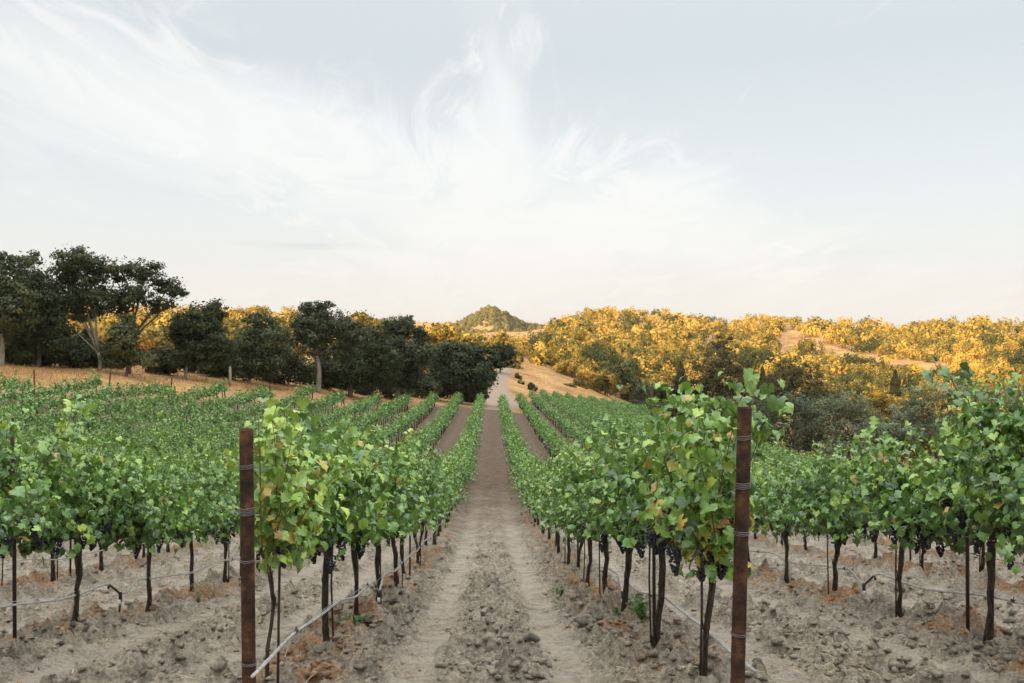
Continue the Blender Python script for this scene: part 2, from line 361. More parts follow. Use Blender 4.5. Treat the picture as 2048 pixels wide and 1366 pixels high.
M['weed'] = leaf_mat('weed_leaf', [(0, (.08, .16, .06)), (1, (.20, .30, .12))], [(0, (.4, .35, .1)), (1, (.4, .3, .1))], .6, .3, .2)
def grassm():
    return leaf_mat('dry_grass', [(0, (.24, .13, .055)), (1, (.50, .33, .17))], [(0, (.30, .13, .05)), (1, (.4, .22, .1))], .9, .1, .2, (.4, .25, .1))
M['drygrass'] = grassm()

# ------------------------------------------------------------------ ground
def end_d(X):   # where the rows stop, as a function of the offset from the middle aisle
    return np.interp(X, [-60, -31.6, -28.9, -26.1, -23.4, -20.6, -17.9, -15.1, -12.4, -9.6, -6.9, -4.1, -1.4, 1.4, 4.1, 6.9, 9.6, 12.4, 15.1, 17.9, 20.6, 30.3, 60],
                     [40, 69, 75, 81.4, 87.3, 92.7, 98.9, 102, 108, 114, 120, 127, 129, 129, 149, 173, 192, 197, 201, 203, 208, 220, 230])
def make_ground():
    def seg(a, b, st):
        n = int(math.log(b/a)/st)+1; return a*np.exp(np.linspace(0, math.log(b/a), n, endpoint=False))
    r = np.concatenate([seg(.8, 6.2, .08), seg(6.2, 16, .0030), seg(16, 22, .0050), seg(22, 60, .011), seg(60, 700, .02), seg(700, 2600, .05), [2600.]])
    c = -YAW
    fr = np.arange(-31.5, 31.6, .13); side = np.arange(33, 327, 4.0)
    ang = np.radians(np.concatenate([fr, side]))+c
    nr, na = len(r), len(ang)
    x = r[:, None]*np.sin(ang)[None]; y = r[:, None]*np.cos(ang)[None]
    z = gz(x, y); near = (r < 75)
    z[near] += soil_disp(x[near], y[near])
    z += np.where(r[:, None] > 140, (fbm(x*.02, y*.02, 12)-.5)*r[:, None]*.006, 0)
    # zones
    ed = end_d(x); d = y-ed
    zone = sstep(4.5, 8, d+2*(fbm(x*.3, y*.3, 41)-.5)); zone = np.where(x > 31.5, np.maximum(zone, sstep(31.5, 33, x)), zone); zone = np.where(y < -30, 1, zone)
    tr = np.exp(-((d-5)/2.6)**2)*(y > 40)                                      # headland track beyond the row ends
    rx = np.interp(y, [128, 150, 170, 190, 215, 240, 270, 300], [.8, 1.5, 1.2, .9, 1.6, 3.4, 5.5, 9]); rw = np.interp(y, [130, 150, 180, 220, 260], [3.2, 3.4, 2.6, 2.1, 1.8])
    road = np.where((y > 128) & (y < 330), np.exp(-((x-rx)/rw)**4), 0)
    zone = np.where(y > 40, zone+np.clip((2-zone)*np.clip(tr*.85+road*.95, 0, 1), 0, 2), zone)
    V = np.stack([x, y, z], -1).reshape(-1, 3)
    i = np.arange(nr-1)[:, None]; j = np.arange(na)[None]; j2 = (j+1) % na
    a = i*na+j; b = i*na+j2; a2 = a+na; b2 = b+na
    T = np.concatenate([np.stack([a, b, a2], -1).reshape(-1, 3), np.stack([b, b2, a2], -1).reshape(-1, 3)])[:, ::-1]
    # close the centre
    V = np.vstack([V, [[0, 0, g1(0, 0)]]]); jj = np.arange(na); T = np.vstack([T, np.stack([jj, (jj+1) % na, np.full(na, len(V)-1)], -1)])
    zone = np.append(zone.ravel(), 0)
    return tag(build('ground', V, T, M['soil'], None, zone, True), kind='structure')
GROUND = make_ground()

# the pointed hill far away
def far_hill(name, d, prof, depth, seed):
    px = np.linspace(prof[0][0], prof[-1][0], 160); py = np.interp(px, [p[0] for p in prof], [p[1] for p in prof])
    py = py+(fbm(px*.09, px*0+3, seed)-.5)*1.2
    v = np.linspace(-1, 1.4, 60); u = (px-983)/F
    D = d+v[:, None]*depth
    top = (683-py)/F*d
    fall = np.clip(1-np.abs(v)**1.2, -1, 1)[:, None]
    z = -30+(top[None]+30)*fall+(fbm(u[None]*60+v[:, None]*3, v[:, None]*5+u[None]*9, seed)-.5)*d*.006*(1-np.exp(-(v[:, None]*4)**2))
    x = u[None]*d+0*v[:, None]; y = D+0*u[None]
    V = np.stack([x, y, z], -1).reshape(-1, 3); n = len(px); i = np.arange(59)[:, None]; j = np.arange(n-1)[None]; a = i*n+j
    T = np.concatenate([np.stack([a, a+1, a+n], -1).reshape(-1, 3), np.stack([a+1, a+n+1, a+n], -1).reshape(-1, 3)])
    o = tag(build(name, V, T, M['soil'], None, np.ones(len(V)), True), kind='structure')
    return x, y, z
PEAK = far_hill('distant_hill', 1500, [(840, 672), (880, 656), (905, 651), (920, 649), (932, 643), (945, 636), (958, 631), (972, 622.5), (984, 616.5), (988, 616.5), (1000, 623), (1012, 629.5), (1024, 637), (1040, 646), (1061, 652), (1100, 655), (1140, 664), (1200, 690)], 320, 4)
RIDGE2 = far_hill('distant_ridge', 2050, [(300, 690), (420, 655), (560, 640), (700, 636), (780, 640), (860, 644), (920, 646), (960, 652), (1000, 670)], 380, 6)

# ------------------------------------------------------------------ leaf templates
def fan(outline, cz=0.0):
    o = np.array(outline, float); n = len(o)
    V = np.vstack([[0, .12, cz], o]); T = [(0, 1+i, 1+(i+1) % n) for i in range(n)]
    return V, np.array(T)
half = [(.09, -.26), (.27, -.36), (.45, -.22), (.47, -.06), (.58, .06), (.55, .22), (.42, .30), (.35, .46), (.15, .58)]
def leaf_tpl(cup, fold, jit, rg):
    h = np.array(half)+rg.normal(0, jit, (len(half), 2)); h2 = np.array(half)+rg.normal(0, jit, (len(half), 2)); h2[:, 0] *= -1
    xy = np.vstack([[(0, -.04)], h, [(0, .74)], h2[::-1]])
    r2 = xy[:, 0]**2+(xy[:, 1]-.1)**2
    z = fold*np.abs(xy[:, 0])-cup*r2+rg.normal(0, .06, len(xy))
    return fan(np.column_stack([xy, z]))
RG = np.random.default_rng(11)
LEAF_HI = [leaf_tpl(.75, .35, .025, RG), leaf_tpl(.45, .55, .03, RG), leaf_tpl(1.1, .2, .03, RG), leaf_tpl(.3, .8, .03, RG)]
mo = [(0, -.05, 0), (.34, -.32, .06), (.56, .15, .05), (.24, .36, .03), (0, .72, -.2), (-.24, .36, .03), (-.56, .15, .05), (-.34, -.32, .06)]
LEAF_MID = fan(mo, .02)
LEAF_LO = (np.array([(0, -.4, 0), (.5, .05, .12), (0, .6, -.1), (-.5, .05, .12)]), np.array([(0, 1, 2), (0, 2, 3)]))

def gen_vine(rg, n_sh=26, dens=1.0, hmax=1.0, spread=1.0, thin=False, half_len=.96, zmax=2.15, zlow=.93):
    """shoots and leaves of one vine: row along y, trunk foot at the origin"""
    sh = []; P = []; N = []; Tp = []; S = []
    for i in range(n_sh):
        y0 = rg.uniform(-half_len, half_len); side = -1 if i % 2 else 1
        p = np.array([rg.normal(0, .04), y0, 1.0+rg.normal(0, .04)])
        kind = rg.random()
        L = rg.uniform(.65, 1.15)*hmax
        if kind < .62: d = np.array([side*rg.uniform(.05, .6)*spread, rg.normal(0, .25), 1.0]); g = rg.uniform(.02, .07)
        elif kind < .90: d = np.array([side*rg.uniform(.6, 1.3)*spread, rg.normal(0, .4), .75]); g = rg.uniform(.12, .22); L *= .95
        else: d = np.array([side*rg.uniform(.0, .35), rg.normal(0, .3), 1.0]); g = .01; L *= 1.28
        d = d/np.linalg.norm(d); pts = [p.copy()]; st = .075; ns = int(L/st)
        for k in range(ns):
            d = d+np.array([rg.normal(0, .05), rg.normal(0, .06), -g*(k/ns+.2)]); d /= np.linalg.norm(d)
            p = p+d*st; pts.append(p.copy())
            if p[2] > zmax: break
            m = 3 if rg.random() > .75*dens else 4
            for q in range(m):
                off = rg.normal(0, 1, 3); off /= np.linalg.norm(off); off *= rg.uniform(.05, .15)
                out = np.array([side*.8+off[0]*2, off[1]*2, 0]); out /= np.linalg.norm(out)+1e-6
                P.append(p+off); sc = rg.uniform(.066, .112)*(1 if k < ns-3 else .68); S.append(sc)
                N.append(out*rg.uniform(.2, 1.0)+np.array([0, 0, rg.uniform(.1, .95)])+rg.normal(0, .55, 3))
                Tp.append(out*.35+np.array([0, 0, -.9])+rg.normal(0, .4, 3))
        sh.append(np.array(pts))
    # hanging skirt of leaves round the fruit zone
    for k in range(int(330*dens*(0.3 if thin else 1))):
        side = rg.choice([-1, 1]); p = np.array([side*rg.uniform(.03, .42)*spread, rg.uniform(-half_len, half_len), rg.uniform(zlow-.06, 1.38)])
        P.append(p); S.append(rg.uniform(.068, .108)); N.append(np.array([side, 0, rg.uniform(-.1, .6)])+rg.normal(0, .55, 3)); Tp.append(np.array([side*.2, 0, -1])+rg.normal(0, .35, 3))
    P, N, Tp, S = np.array(P), np.array(N), np.array(Tp), np.array(S)
    k = P[:, 2] > zlow-.05+.10*np.sin(P[:, 1]*5+P[0, 0]*40)+rg.normal(0, .06, len(P))
    return sh, P[k], N[k], Tp[k], S[k]
def leaf_rnd(rg, P, yellow=0.004, nz=.20):
    """young leaves near the top are lighter; a few have turned"""
    r = np.clip(.38+.20*(P[:, 2]-1.3)+rg.normal(0, nz, len(P)), 0, .98)
    y = rg.random(len(P)) < yellow; r[y] = 1.0001+rg.random(y.sum())*.6
    return r
def trunk_pts(rg, h=.98):
    z = np.linspace(-.26, h, 10); wx = np.cumsum(rg.normal(rg.normal(0, .004), .013, 10)); wy = np.cumsum(rg.normal(rg.normal(0, .006), .017, 10))
    wx -= wx[0]; wy -= wy[0]
    rad = .036+.010*np.cos(z*9)*rg.random()+rg.normal(0, .003, 10)+.016*np.exp(-((z+.05)/.12)**2)+.012*np.exp(-((z-h)/.12)**2)
    return np.column_stack([wx, wy, z]), rad
def trunk_acc(rg, k=1.0, sides=8):
    a = Acc(); P, r = trunk_pts(rg); a.tube(P, r*k, sides)
    if sides > 6:
        for i in range(14):     # shaggy bark flakes
            t = rg.integers(1, 9); th = rg.uniform(0, 6.28); c = P[t]+np.array([math.cos(th), math.sin(th), 0])*r[t]*k*.9
            a.tube([c, c+np.array([math.cos(th)*.006, math.sin(th)*.006, rg.uniform(.05, .13)])], [.005, .003], 3)
    return a, P[-1]
def cordon_acc(top, rg, k=1.0, half_len=.95):
    a = Acc()
    for s in (-1, 1):
        n = 7; t = np.linspace(0, 1, n); p = np.column_stack([top[0]*(1-t)+rg.normal(0, .012, n), top[1]+s*half_len*t, top[2]-.02+.05*np.sin(t*2.2)+rg.normal(0, .008, n)])
        a.tube(p, np.linspace(.030, .016, n)*k, 6)
    return a

# grape clusters
def ico(sub):
    bm = bmesh.new(); bmesh.ops.create_icosphere(bm, subdivisions=sub, radius=1.0)
    V = np.array([v.co[:] for v in bm.verts]); T = np.array([[v.index for v in f.verts] for f in bm.faces]); bm.free(); return V, T
ICO1, ICO2 = ico(1), ico(2)
print('ico', len(ICO1[1]), len(ICO2[1]))
def cluster_mesh(rg, name):
    a = Acc(); n = 84; L = rg.uniform(.13, .18); P = []
    for i in range(n):
        t = rg.random()**.8; rr = .040*(1-t**1.8)+.006; th = rg.uniform(0, 6.28); q = rr*math.sqrt(rg.uniform(.35, 1))
        P.append((q*math.cos(th), q*math.sin(th), -.02-t*L))
    P = np.array(P); Mx = np.tile(np.eye(3)*.0092, (n, 1, 1))*rg.uniform(.85, 1.1, n)[:, None, None]
    a.inst(ICO1[0], ICO1[1], Mx, P, rg.random(n)); a.tube([(0, 0, .03), (0, 0, -.05)], .003, 4, .2)
    return a.data(name, M['grape'], True)
CLUST = [cluster_mesh(RG, 'grape_cluster') for _ in range(5)]

# ------------------------------------------------------------------ vines
ORD = 'zeroth first second third fourth fifth sixth seventh eighth ninth tenth eleventh twelfth thirteenth fourteenth fifteenth sixteenth seventeenth eighteenth nineteenth twentieth'.split()
def ordinal(n):
    if n <= 20: return ORD[n]
    tens = {2: 'twenty', 3: 'thirty', 4: 'forty', 5: 'fifty'}[n//10]
    return tens+'-'+ORD[n % 10] if n % 10 else {2: 'twentieth', 3: 'thirtieth', 4: 'fortieth', 5: 'fiftieth'}[n//10]
ROWS = [('left', -(2*i+1)*1.375, i+1) for i in range(13)]+[('right', (2*i+1)*1.375, i+1) for i in range(11)]
UL, UR = (-40-983)/F, (2090-983)/F      # the picture's edges, seen from the viewer
vines = []
rv = np.random.default_rng(5)
for side, X, idx in ROWS:
    off = {('left', 1): 6.45, ('right', 1): 6.35, ('left', 2): 6.02}.get((side, idx), 6.25)
    k = 0; seen = 0
    while off+1.92*k < end_d(X):
        y = off+1.92*k+rv.normal(0, .05); u = X/y; k += 1
        marg = 1.3/y
        if UL-marg < u < UR+marg:
            seen += 1; vines.append([y, X+rv.normal(0, .03), side, idx, seen, k])
        elif u > UL-.12 and u < UR+.12: vines.append([y, X, side, idx, 0, k])
vis = sorted([v for v in vines if v[4]], key=lambda v: math.hypot(v[0], v[1]))
indiv = vis[:300]; ids = set(id(v) for v in indiv); rest = [v for v in vines if id(v) not in ids]
print('vines', len(vines), 'individual to', math.hypot(indiv[-1][0], indiv[-1][1]))
LEAFDATA = {}
def leaf_data(v, r):
    key = (v, round(r*8)/8 if r < 1 else round(r, 1))
    if key not in LEAFDATA:
        V0, T0 = LEAF_HI[v]; LEAFDATA[key] = mesh_data('leaf', V0, T0, M['vine'], np.full(len(V0), key[1] if key[1] < 1 or r >= 1 else .99), False)
        if r >= 1: LEAFDATA[key].attributes['rnd'].data.foreach_set('value', np.full(len(V0), max(1.001, key[1]), np.float32))
    return LEAFDATA[key]
def add_leaves_obj(root, P, Mx, cls, rn):
    for i in range(len(P)):
        o = link('leaf', leaf_data(int(cls[i]), float(rn[i])), root)
        m = Mx[i]; o.matrix_local = Matrix(((m[0, 0], m[0, 1], m[0, 2], P[i, 0]), (m[1, 0], m[1, 1], m[1, 2], P[i, 1]), (m[2, 0], m[2, 1], m[2, 2], P[i, 2]), (0, 0, 0, 1)))
def foliage_acc(rg, P, Mx, rn, hi):
    a = Acc()
    if hi:
        cls = rg.integers(0, 4, len(P))
        for c in range(4):
            s = cls == c
            if s.any(): a.inst(*LEAF_HI[c], Mx[s], P[s], rn[s])
    else: a.inst(*LEAF_MID, Mx, P, rn)
    return a
def canes_acc(sh, rad=.0042, n=4):
    a = Acc()
    for s in sh: a.tube(s[::2] if len(s) > 5 else s, np.linspace(rad, rad*.45, len(s[::2] if len(s) > 5 else s)), n, caps=False)
    return a
# shared pieces for the middle distance
rg = np.random.default_rng(21)
MIDF, MIDC, MIDT = [], [], []
for i in range(9):
    sh, P, N, Tp, S = gen_vine(rg, 27, 1.0, rg.uniform(.86, 1.04), rg.uniform(.9, 1.15))
    a = foliage_acc(rg, P, frames(N, Tp, S*1.04), leaf_rnd(rg, P, .003), False); MIDF.append(a.data('foliage', M['vine']))
    MIDC.append(canes_acc(sh, n=3).data('canes', M['cane']))
    ta, top = trunk_acc(rg, rg.uniform(.68, .92)); MIDT.append((ta.data('trunk', M['bark']), cordon_acc(top, rg).data('cordon', M['bark'])))
def add_clusters(root, rg, n, zlo=.88, zhi=1.06, xr=.16, near=None):
    for i in range(n):
        o = link('grape_cluster', CLUST[rg.integers(5)], root); sx = near if near else rg.choice([-1, 1])
        o.location = (sx*rg.uniform(.04, xr), rg.uniform(-.85, .85), rg.uniform(zlo, zhi)+.09); o.rotation_euler = (rg.normal(0, .12), rg.normal(0, .12), rg.uniform(0, 6.28))
        s = rg.uniform(.85, 1.2); o.scale = (s, s, s)
DETAIL = {('left', 1): 3, ('right', 1): 4, ('left', 2): 3, ('right', 2): 4}
SPECIAL = {('left', 1, 1): 'young thin-stemmed grapevine with yellow-green leaves just behind the left rusty post',
           ('right', 1, 1): 'grapevine with orange dying leaves and dark grape bunches beside the right rusty post'}
for i, (y, x, side, idx, seen, k) in enumerate(indiv):
    dist = math.hypot(x, y); rg = np.random.default_rng(1000+i)
    root = bpy.data.objects.new('grapevine', None); COL.objects.link(root); root.location = (x, y, g1(x, y)+.03)
    root.empty_display_size = .2
    first = k == 1 and idx == 1
    lab = SPECIAL.get((side, idx, k)) or ('%s grapevine, %s in view from the camera, %s row %s of the aisle' % ('lush green' if dist < 25 else 'distant green', ordinal(seen), ordinal(idx), side))
    tag(root, lab, 'grapevine', 'grapevines planted in long rows')
    if dist < 12.6:
        if first and side == 'left':
            sh, P, N, Tp, S = gen_vine(rg, 17, .75, .93, .50, False, .62, 1.95, .92); yellow = .05; tk = .38
            P[:, 1] += .10
        elif first:
            sh, P, N, Tp, S = gen_vine(rg, 24, .9, .98, .60, False, .80, 1.98, .98); yellow = .03; tk = .55
        else:
            tall = 1.10 if side == 'right' and idx == 2 and k <= 2 else rg.uniform(.84, .95) if side == 'right' else rg.uniform(.92, 1.05)
            sh, P, N, Tp, S = gen_vine(rg, 27, 1.0, tall, rg.uniform(.85, 1.05), zmax=2.2 if tall > 1.08 else 1.95 if side == 'right' else 2.1, zlow=1.06 if idx == 1 else .95); yellow = .006; tk = rg.uniform(.68, .92)
        if first:
            sx = .72; dx = .10 if side == 'left' else -.10
            P[:, 0] = P[:, 0]*sx+dx; sh = [q*np.array([sx, 1, 1])+np.array([dx*min(1, 1), 0, 0]) for q in sh]
        rn = leaf_rnd(rg, P, yellow)
        if first: rn = np.where(rn < 1, np.clip(rn+(.30 if side == 'left' else .18), 0, .98), rn)
        if first:      # turned leaves low down, round the bunches
            low = (P[:, 2] < 1.28) & (rg.random(len(P)) < (.30 if side == 'right' else .14)); rn[low] = 1.05+rg.random(low.sum())*.75*(1 if side == 'right' else .25)
        Mx = frames(N, Tp, S*(.86 if first else .95)); cls = rg.integers(0, 4, len(P))
        det = DETAIL.get((side, idx), 0) >= seen
        if det:
            # the leaves on the side turned to the viewer are picked out one by one
            sc = -(P[:, 0]*np.sign(x))*.9-P[:, 1]*.6+rg.normal(0, .15, len(P))+(rn > 1)*.6; od = np.argsort(-sc); od = np.concatenate([np.sort(od[:430][rg.permutation(430)[:270]]), []]).astype(int) if len(P) > 600 else od[:270]; od = np.concatenate([od, np.setdiff1d(np.arange(len(P)), od)]); pick = od[:270]; other = od[270:]
            add_leaves_obj(root, P[pick], Mx[pick], cls[pick], rn[pick])
            P, Mx, rn = P[other], Mx[other], rn[other]
        tag(foliage_acc(rg, P, Mx, rn, True).build('foliage', M['vine'], root), kind='stuff')
        tag(canes_acc(sh, .0045, 5).build('canes', M['cane'], root), kind='stuff')
        ta, top = trunk_acc(rg, tk); ta.build('trunk', M['bark'], root); cordon_acc(top, rg, min(tk, .9), .5 if first and side == 'left' else .92).build('cordon', M['bark'], root)
        near = -1 if x > 0 else 1
        add_clusters(root, rg, (2 if first and side == 'left' else 9), zlo=.94 if idx == 1 else .86, zhi=1.14, near=near, xr=.28)
        if first and side == 'right': add_clusters(root, rg, 5, 1.0, 1.22, .42, near)
        if not first: add_clusters(root, rg, 6, .84, 1.05)
    else:
        v = rg.integers(9); f = link('foliage', MIDF[v], root); tag(f, kind='stuff')
        flip = rg.random() < .5
        sc = (rg.uniform(.82, 1.0), 1.0, rg.uniform(.95, 1.05)*(.93 if side == 'right' else 1.0))
        f.scale = sc; f.rotation_euler.z = math.pi if flip else 0
        if dist < 38:
            t = MIDT[rg.integers(9)]; a_ = link('trunk', t[0], root); b_ = link('cordon', t[1], root); a_.rotation_euler.z = b_.rotation_euler.z = math.pi if rg.random() < .5 else 0
            c = link('canes', MIDC[v], root); tag(c, kind='stuff'); c.scale = sc; c.rotation_euler.z = f.rotation_euler.z
            if dist < 26: add_clusters(root, rg, 9, .84, 1.05, near=-1 if x > 0 else 1, xr=.2)
        else:
            t = MIDT[rg.integers(9)]; link('trunk', t[0], root)
def far_vines():
    a = Acc(); tr = Acc(); rg = np.random.default_rng(77); tpl = []
    for i in range(10):
        sh, P, N, Tp, S = gen_vine(rg, 20, .5, rg.uniform(.86, 1.05), rg.uniform(.95, 1.2)); tpl.append((P, N, Tp, S))
    for y, x, side, idx, seen, k in rest:
        P, N, Tp, S = tpl[rg.integers(10)]; z = g1(x, y)
        n = 300 if y < 80 else 240 if y < 130 else 190
        s = rg.permutation(len(P))[:n]; f = rg.choice([-1, 1])
        Pn = P[s]*np.array([f*rg.uniform(.78, .95), f, rg.uniform(.93, 1.06)]); Nn = N[s]*np.array([f, f, 1.]); Tn = Tp[s]*np.array([f, f, 1.])
        big = (1.75 if y < 80 else 2.0 if y < 130 else 2.3)
        a.inst(*LEAF_LO, frames(Nn, Tn, S[s]*big), Pn+np.array([x, y, z+.03]), leaf_rnd(rg, Pn, .002, .12)+.0)
    end = end_d(0)
    V, T, r = a.out()
    o = build('vineyard_rows', V, T, M['vine'], None, r)
    tag(o, 'far parts of the vineyard rows, green canopies merging into stripes', 'vine rows', None, 'stuff')
    for y, x, side, idx, seen, k in rest:
        z = g1(x, y); tr.tube([(x, y, z-.1), (x+.02, y, z+1.0)], .04, 4)
    t = tr.build('trunks', M['bark'], o); tag(t, kind='stuff')
far_vines()

# ------------------------------------------------------------------ long wandering shoots above the canopy
def long_shoot(px, py, d, foot, n_leaf, label, seed, green=.45, ls=.078):
    """a cane from 'foot' (x,y,z) to the tip seen at px,py: child of the nearest vine"""
    rg = np.random.default_rng(seed); tip = np.array(pxz(px, py, d)); ft = np.array(foot)
    t = np.linspace(0, 1, 12)[:, None]; P = ft+(tip-ft)*t+np.array([[0, 0, 1.]])*np.sin(t*math.pi)*.10; P = P+rg.normal(0, .008, P.shape)*(t > 0)
    root = min((o for o in bpy.data.objects if o.name.startswith('grapevine')), key=lambda o: (o.location-Vector(foot)).length)
    L = np.array(root.location); a = Acc(); a.tube(P-L, np.linspace(.005, .002, 12), 5); a.build('shoot', M['cane'], root)
    ps = P[rg.integers(1, 12, n_leaf)]-L+rg.normal(0, .06, (n_leaf, 3)); N = rg.normal(0, .5, (n_leaf, 3))+np.array([0, -.6, .6]); Tp = np.array([0, 0, -.8])+rg.normal(0, .5, (n_leaf, 3))
    add_leaves_obj(root, ps, frames(N, Tp, rg.uniform(ls*.7, ls*1.25, n_leaf)), rg.integers(0, 4, n_leaf), np.clip(rg.normal(green, .15, n_leaf), 0, .98))
long_shoot(1500, 755, 5.6, (1.40, 5.9, -1.0), 26, '', 1, .35)
long_shoot(1535, 800, 5.6, (1.36, 5.75, -.95), 9, '', 2)
long_shoot(1395, 795, 6.6, (1.40, 6.9, -1.0), 20, '', 3)
long_shoot(1215, 800, 10.5, (1.38, 10.9, -1.9), 20, '', 9, .2)
long_shoot(1875, 728, 7.6, (4.0, 7.9, -.9), 24, '', 4, .12)
long_shoot(1730, 850, 9.6, (4.0, 9.9, -1.2), 20, '', 5)
long_shoot(1990, 800, 7.6, (4.1, 7.9, -1.0), 30, '', 10)
long_shoot(570, 820, 6.4, (-1.36, 6.6, -1.2), 26, '', 6, .75)
long_shoot(700, 850, 7.8, (-1.36, 8.3, -1.3), 22, '', 7, .6)
long_shoot(165, 805, 9.3, (-4.1, 9.7, -1.5), 26, '', 8, .75)
long_shoot(60, 880, 8.6, (-4.1, 8.4, -1.4), 22, '', 11, .6)

# ------------------------------------------------------------------ posts
def end_post(px_top, py_top, lean, label, d, ground_z, X, rad, wraps):
    root = bpy.data.objects.new('end_post', None); COL.objects.link(root); top = np.array(pxz(px_top, py_top, d)); base = np.array([top[0]+lean, d+.02, ground_z-.1])
    root.location = base; tag(root, label, 'post', 'rusty steel end posts by the aisle'); top = top-base
    a = Acc(); n = 20; th = np.arange(n)*2*math.pi/n
    t = np.linspace(0, 1, 9)[:, None]; a.tube(top*t, rad, n, caps=False); a.build('pipe', M['rust'], root, True)
    # open rim of the pipe
    V = []; ax = unit(top)
    c, s = np.cos(th), np.sin(th)
    for rr, zz in ((rad+.001, -.012), (rad+.001, .001), (rad-.006, .001), (rad-.006, -.06)): V += [(rr*c[j]+top[0]+ax[0]*zz, rr*s[j]+top[1]+ax[1]*zz, top[2]+zz) for j in range(n)]
    T = []
    for k in range(3):
        for j in range(n): p, q = k*n+j, k*n+(j+1) % n; T += [(p, p+n, q), (q, p+n, q+n)]
    T += [(3*n, 3*n+j+1, 3*n+j) for j in range(1, n-1)]
    build('pipe_rim', V, T, M['rust'], root)
    for (hz, turns) in wraps:
        f = (hz-base[2])/(top[2]); b = Acc(); m = 24*turns; tt = np.arange(m+1)/24*2*math.pi; r2 = rad+.0035
        b.tube(np.column_stack([top[0]*f+r2*np.cos(tt), top[1]*f+r2*np.sin(tt), top[2]*f+tt/(2*math.pi)*.009+.006*np.sin(tt+1+hz)]), .0024, 5); b.build('wire_wrap', M['wrap'], root)
    return root
PL = end_post(495, 857, .015, 'tall rusty steel pipe post at the left side of the aisle', 5.61, -2.17, -1.375, .0385,
         [(-(936-683)/F*5.61, 3), (-(1028-683)/F*5.61, 5), (-(1122-683)/F*5.61, 2), (-(1328-683)/F*5.61, 2)])
PR = end_post(1492, 815, -.045, 'tall rusty steel pipe post at the right side of the aisle', 5.38, -2.13, 1.375, .0385,
         [(-(880-683)/F*5.38, 3), (-(978-683)/F*5.38, 4), (-(1072-683)/F*5.38, 3), (-(1275-683)/F*5.38, 2)])
def stake_mesh(h, r, rg):
    a = Acc(); a.tube([(0, 0, -.1), (rg.normal(0, .008), rg.normal(0, .008), h*.5), (rg.normal(0, .015), 0, h)], r, 6); 
    for z in np.arange(.25, h-.1, .22): a.tube([(0, -r-.002, z), (0, -r-.010, z+.012), (0, -r-.002, z+.024)], .003, 3)     # notches for the wire
    return a
rg = np.random.default_rng(9)
LP = [stake_mesh(2.0, .016, rg).data('line_post', M['stake']) for _ in range(2)]
for side, X, idx in ROWS[:4]+ROWS[13:18]:
    for j, y in enumerate(np.arange(8.62, 60, 7.68)):
        u = X/y
        if not (UL < u < UR) or (side == 'left' and idx == 1 and j == 0): continue
        o = link('line_post', LP[j % 2], None, (X+.04, y, g1(X, y)+(0.02 if (idx > 1 or j) else .0)))
        if side == 'right' and idx == 1 and j == 0: o.scale.z = 1.12
        tag(o, 'thin dark steel line post, %s in view in the %s row %s of the aisle' % (ordinal(1+sum(1 for q in np.arange(8.62, y-.1, 7.68) if UL < X/q < UR)), ordinal(idx), side), 'post', 'thin steel line posts in the rows')
# training stakes tied beside the nearest trunks
TS = []
for _ in range(3):
    a = Acc(); a.tube([(0, 0, -.08), (rg.normal(0, .012), rg.normal(0, .01), .6), (rg.normal(0, .02), 0, 1.22)], .0085, 6); TS.append(a.data('training_stake', M['stake']))
for y, x, side, idx, seen, k in indiv:
    if math.hypot(x, y) < 19 and idx <= 3 and seen and (k*7+idx) % 3 != 1 or (k == 1 and idx == 1):
        o = link('training_stake', TS[k % 3], None, (x+.055*(1 if side == 'left' else -1), y-.05, g1(x, y)+.02)); o.rotation_euler.z = k
        tag(o, 'slim dark stake beside the %s vine in view, %s row %s of the aisle' % (ordinal(seen), ordinal(idx), side), 'stake', 'slim stakes tied beside vine trunks')
# far row-end stakes
a = Acc(); a.tube([(0, 0, -.1), (.02, 0, 1.0), (.0, 0, 2.15)], .055, 6); ES = a.data('row_end_stake', M['rust'])
for side, X, idx in ROWS[:13]:
    if idx < 3 or idx > 12: continue
    y = float(end_d(X))+.6; o = link('row_end_stake', ES, None, (X, y, g1(X, y))); o.rotation_euler = (rg.normal(0, .05), rg.normal(0, .05), idx)
    tag(o, 'small rusty stake at the far end of the %s vine row left of the aisle' % ordinal(idx), 'stake', 'rusty stakes at the far row ends')
for px, py0, py1, d, lab in ((463, 722, 760, 97, 'pale weathered wooden post standing before the oak thicket'), (858, 775, 795, 130, 'short pale wooden post at the foot of the dense dark oak')):
    x, y, z = pxz(px, py1+2, d); h = (py1-py0)/F*d; a = Acc(); z = g1(x, y)
    a.tube([(0, 0, -.2), (.02, 0, h*.5), (.0, 0.02, h*.97)], [.15, .14, .13], 7); a.tube([(0, .02, h*.96), (0.01, .02, h*1.02)], [.13, .07], 7)
    tag(a.build('wooden_post', M['grey_wood'], None, False, (x, y, z)), lab, 'post')

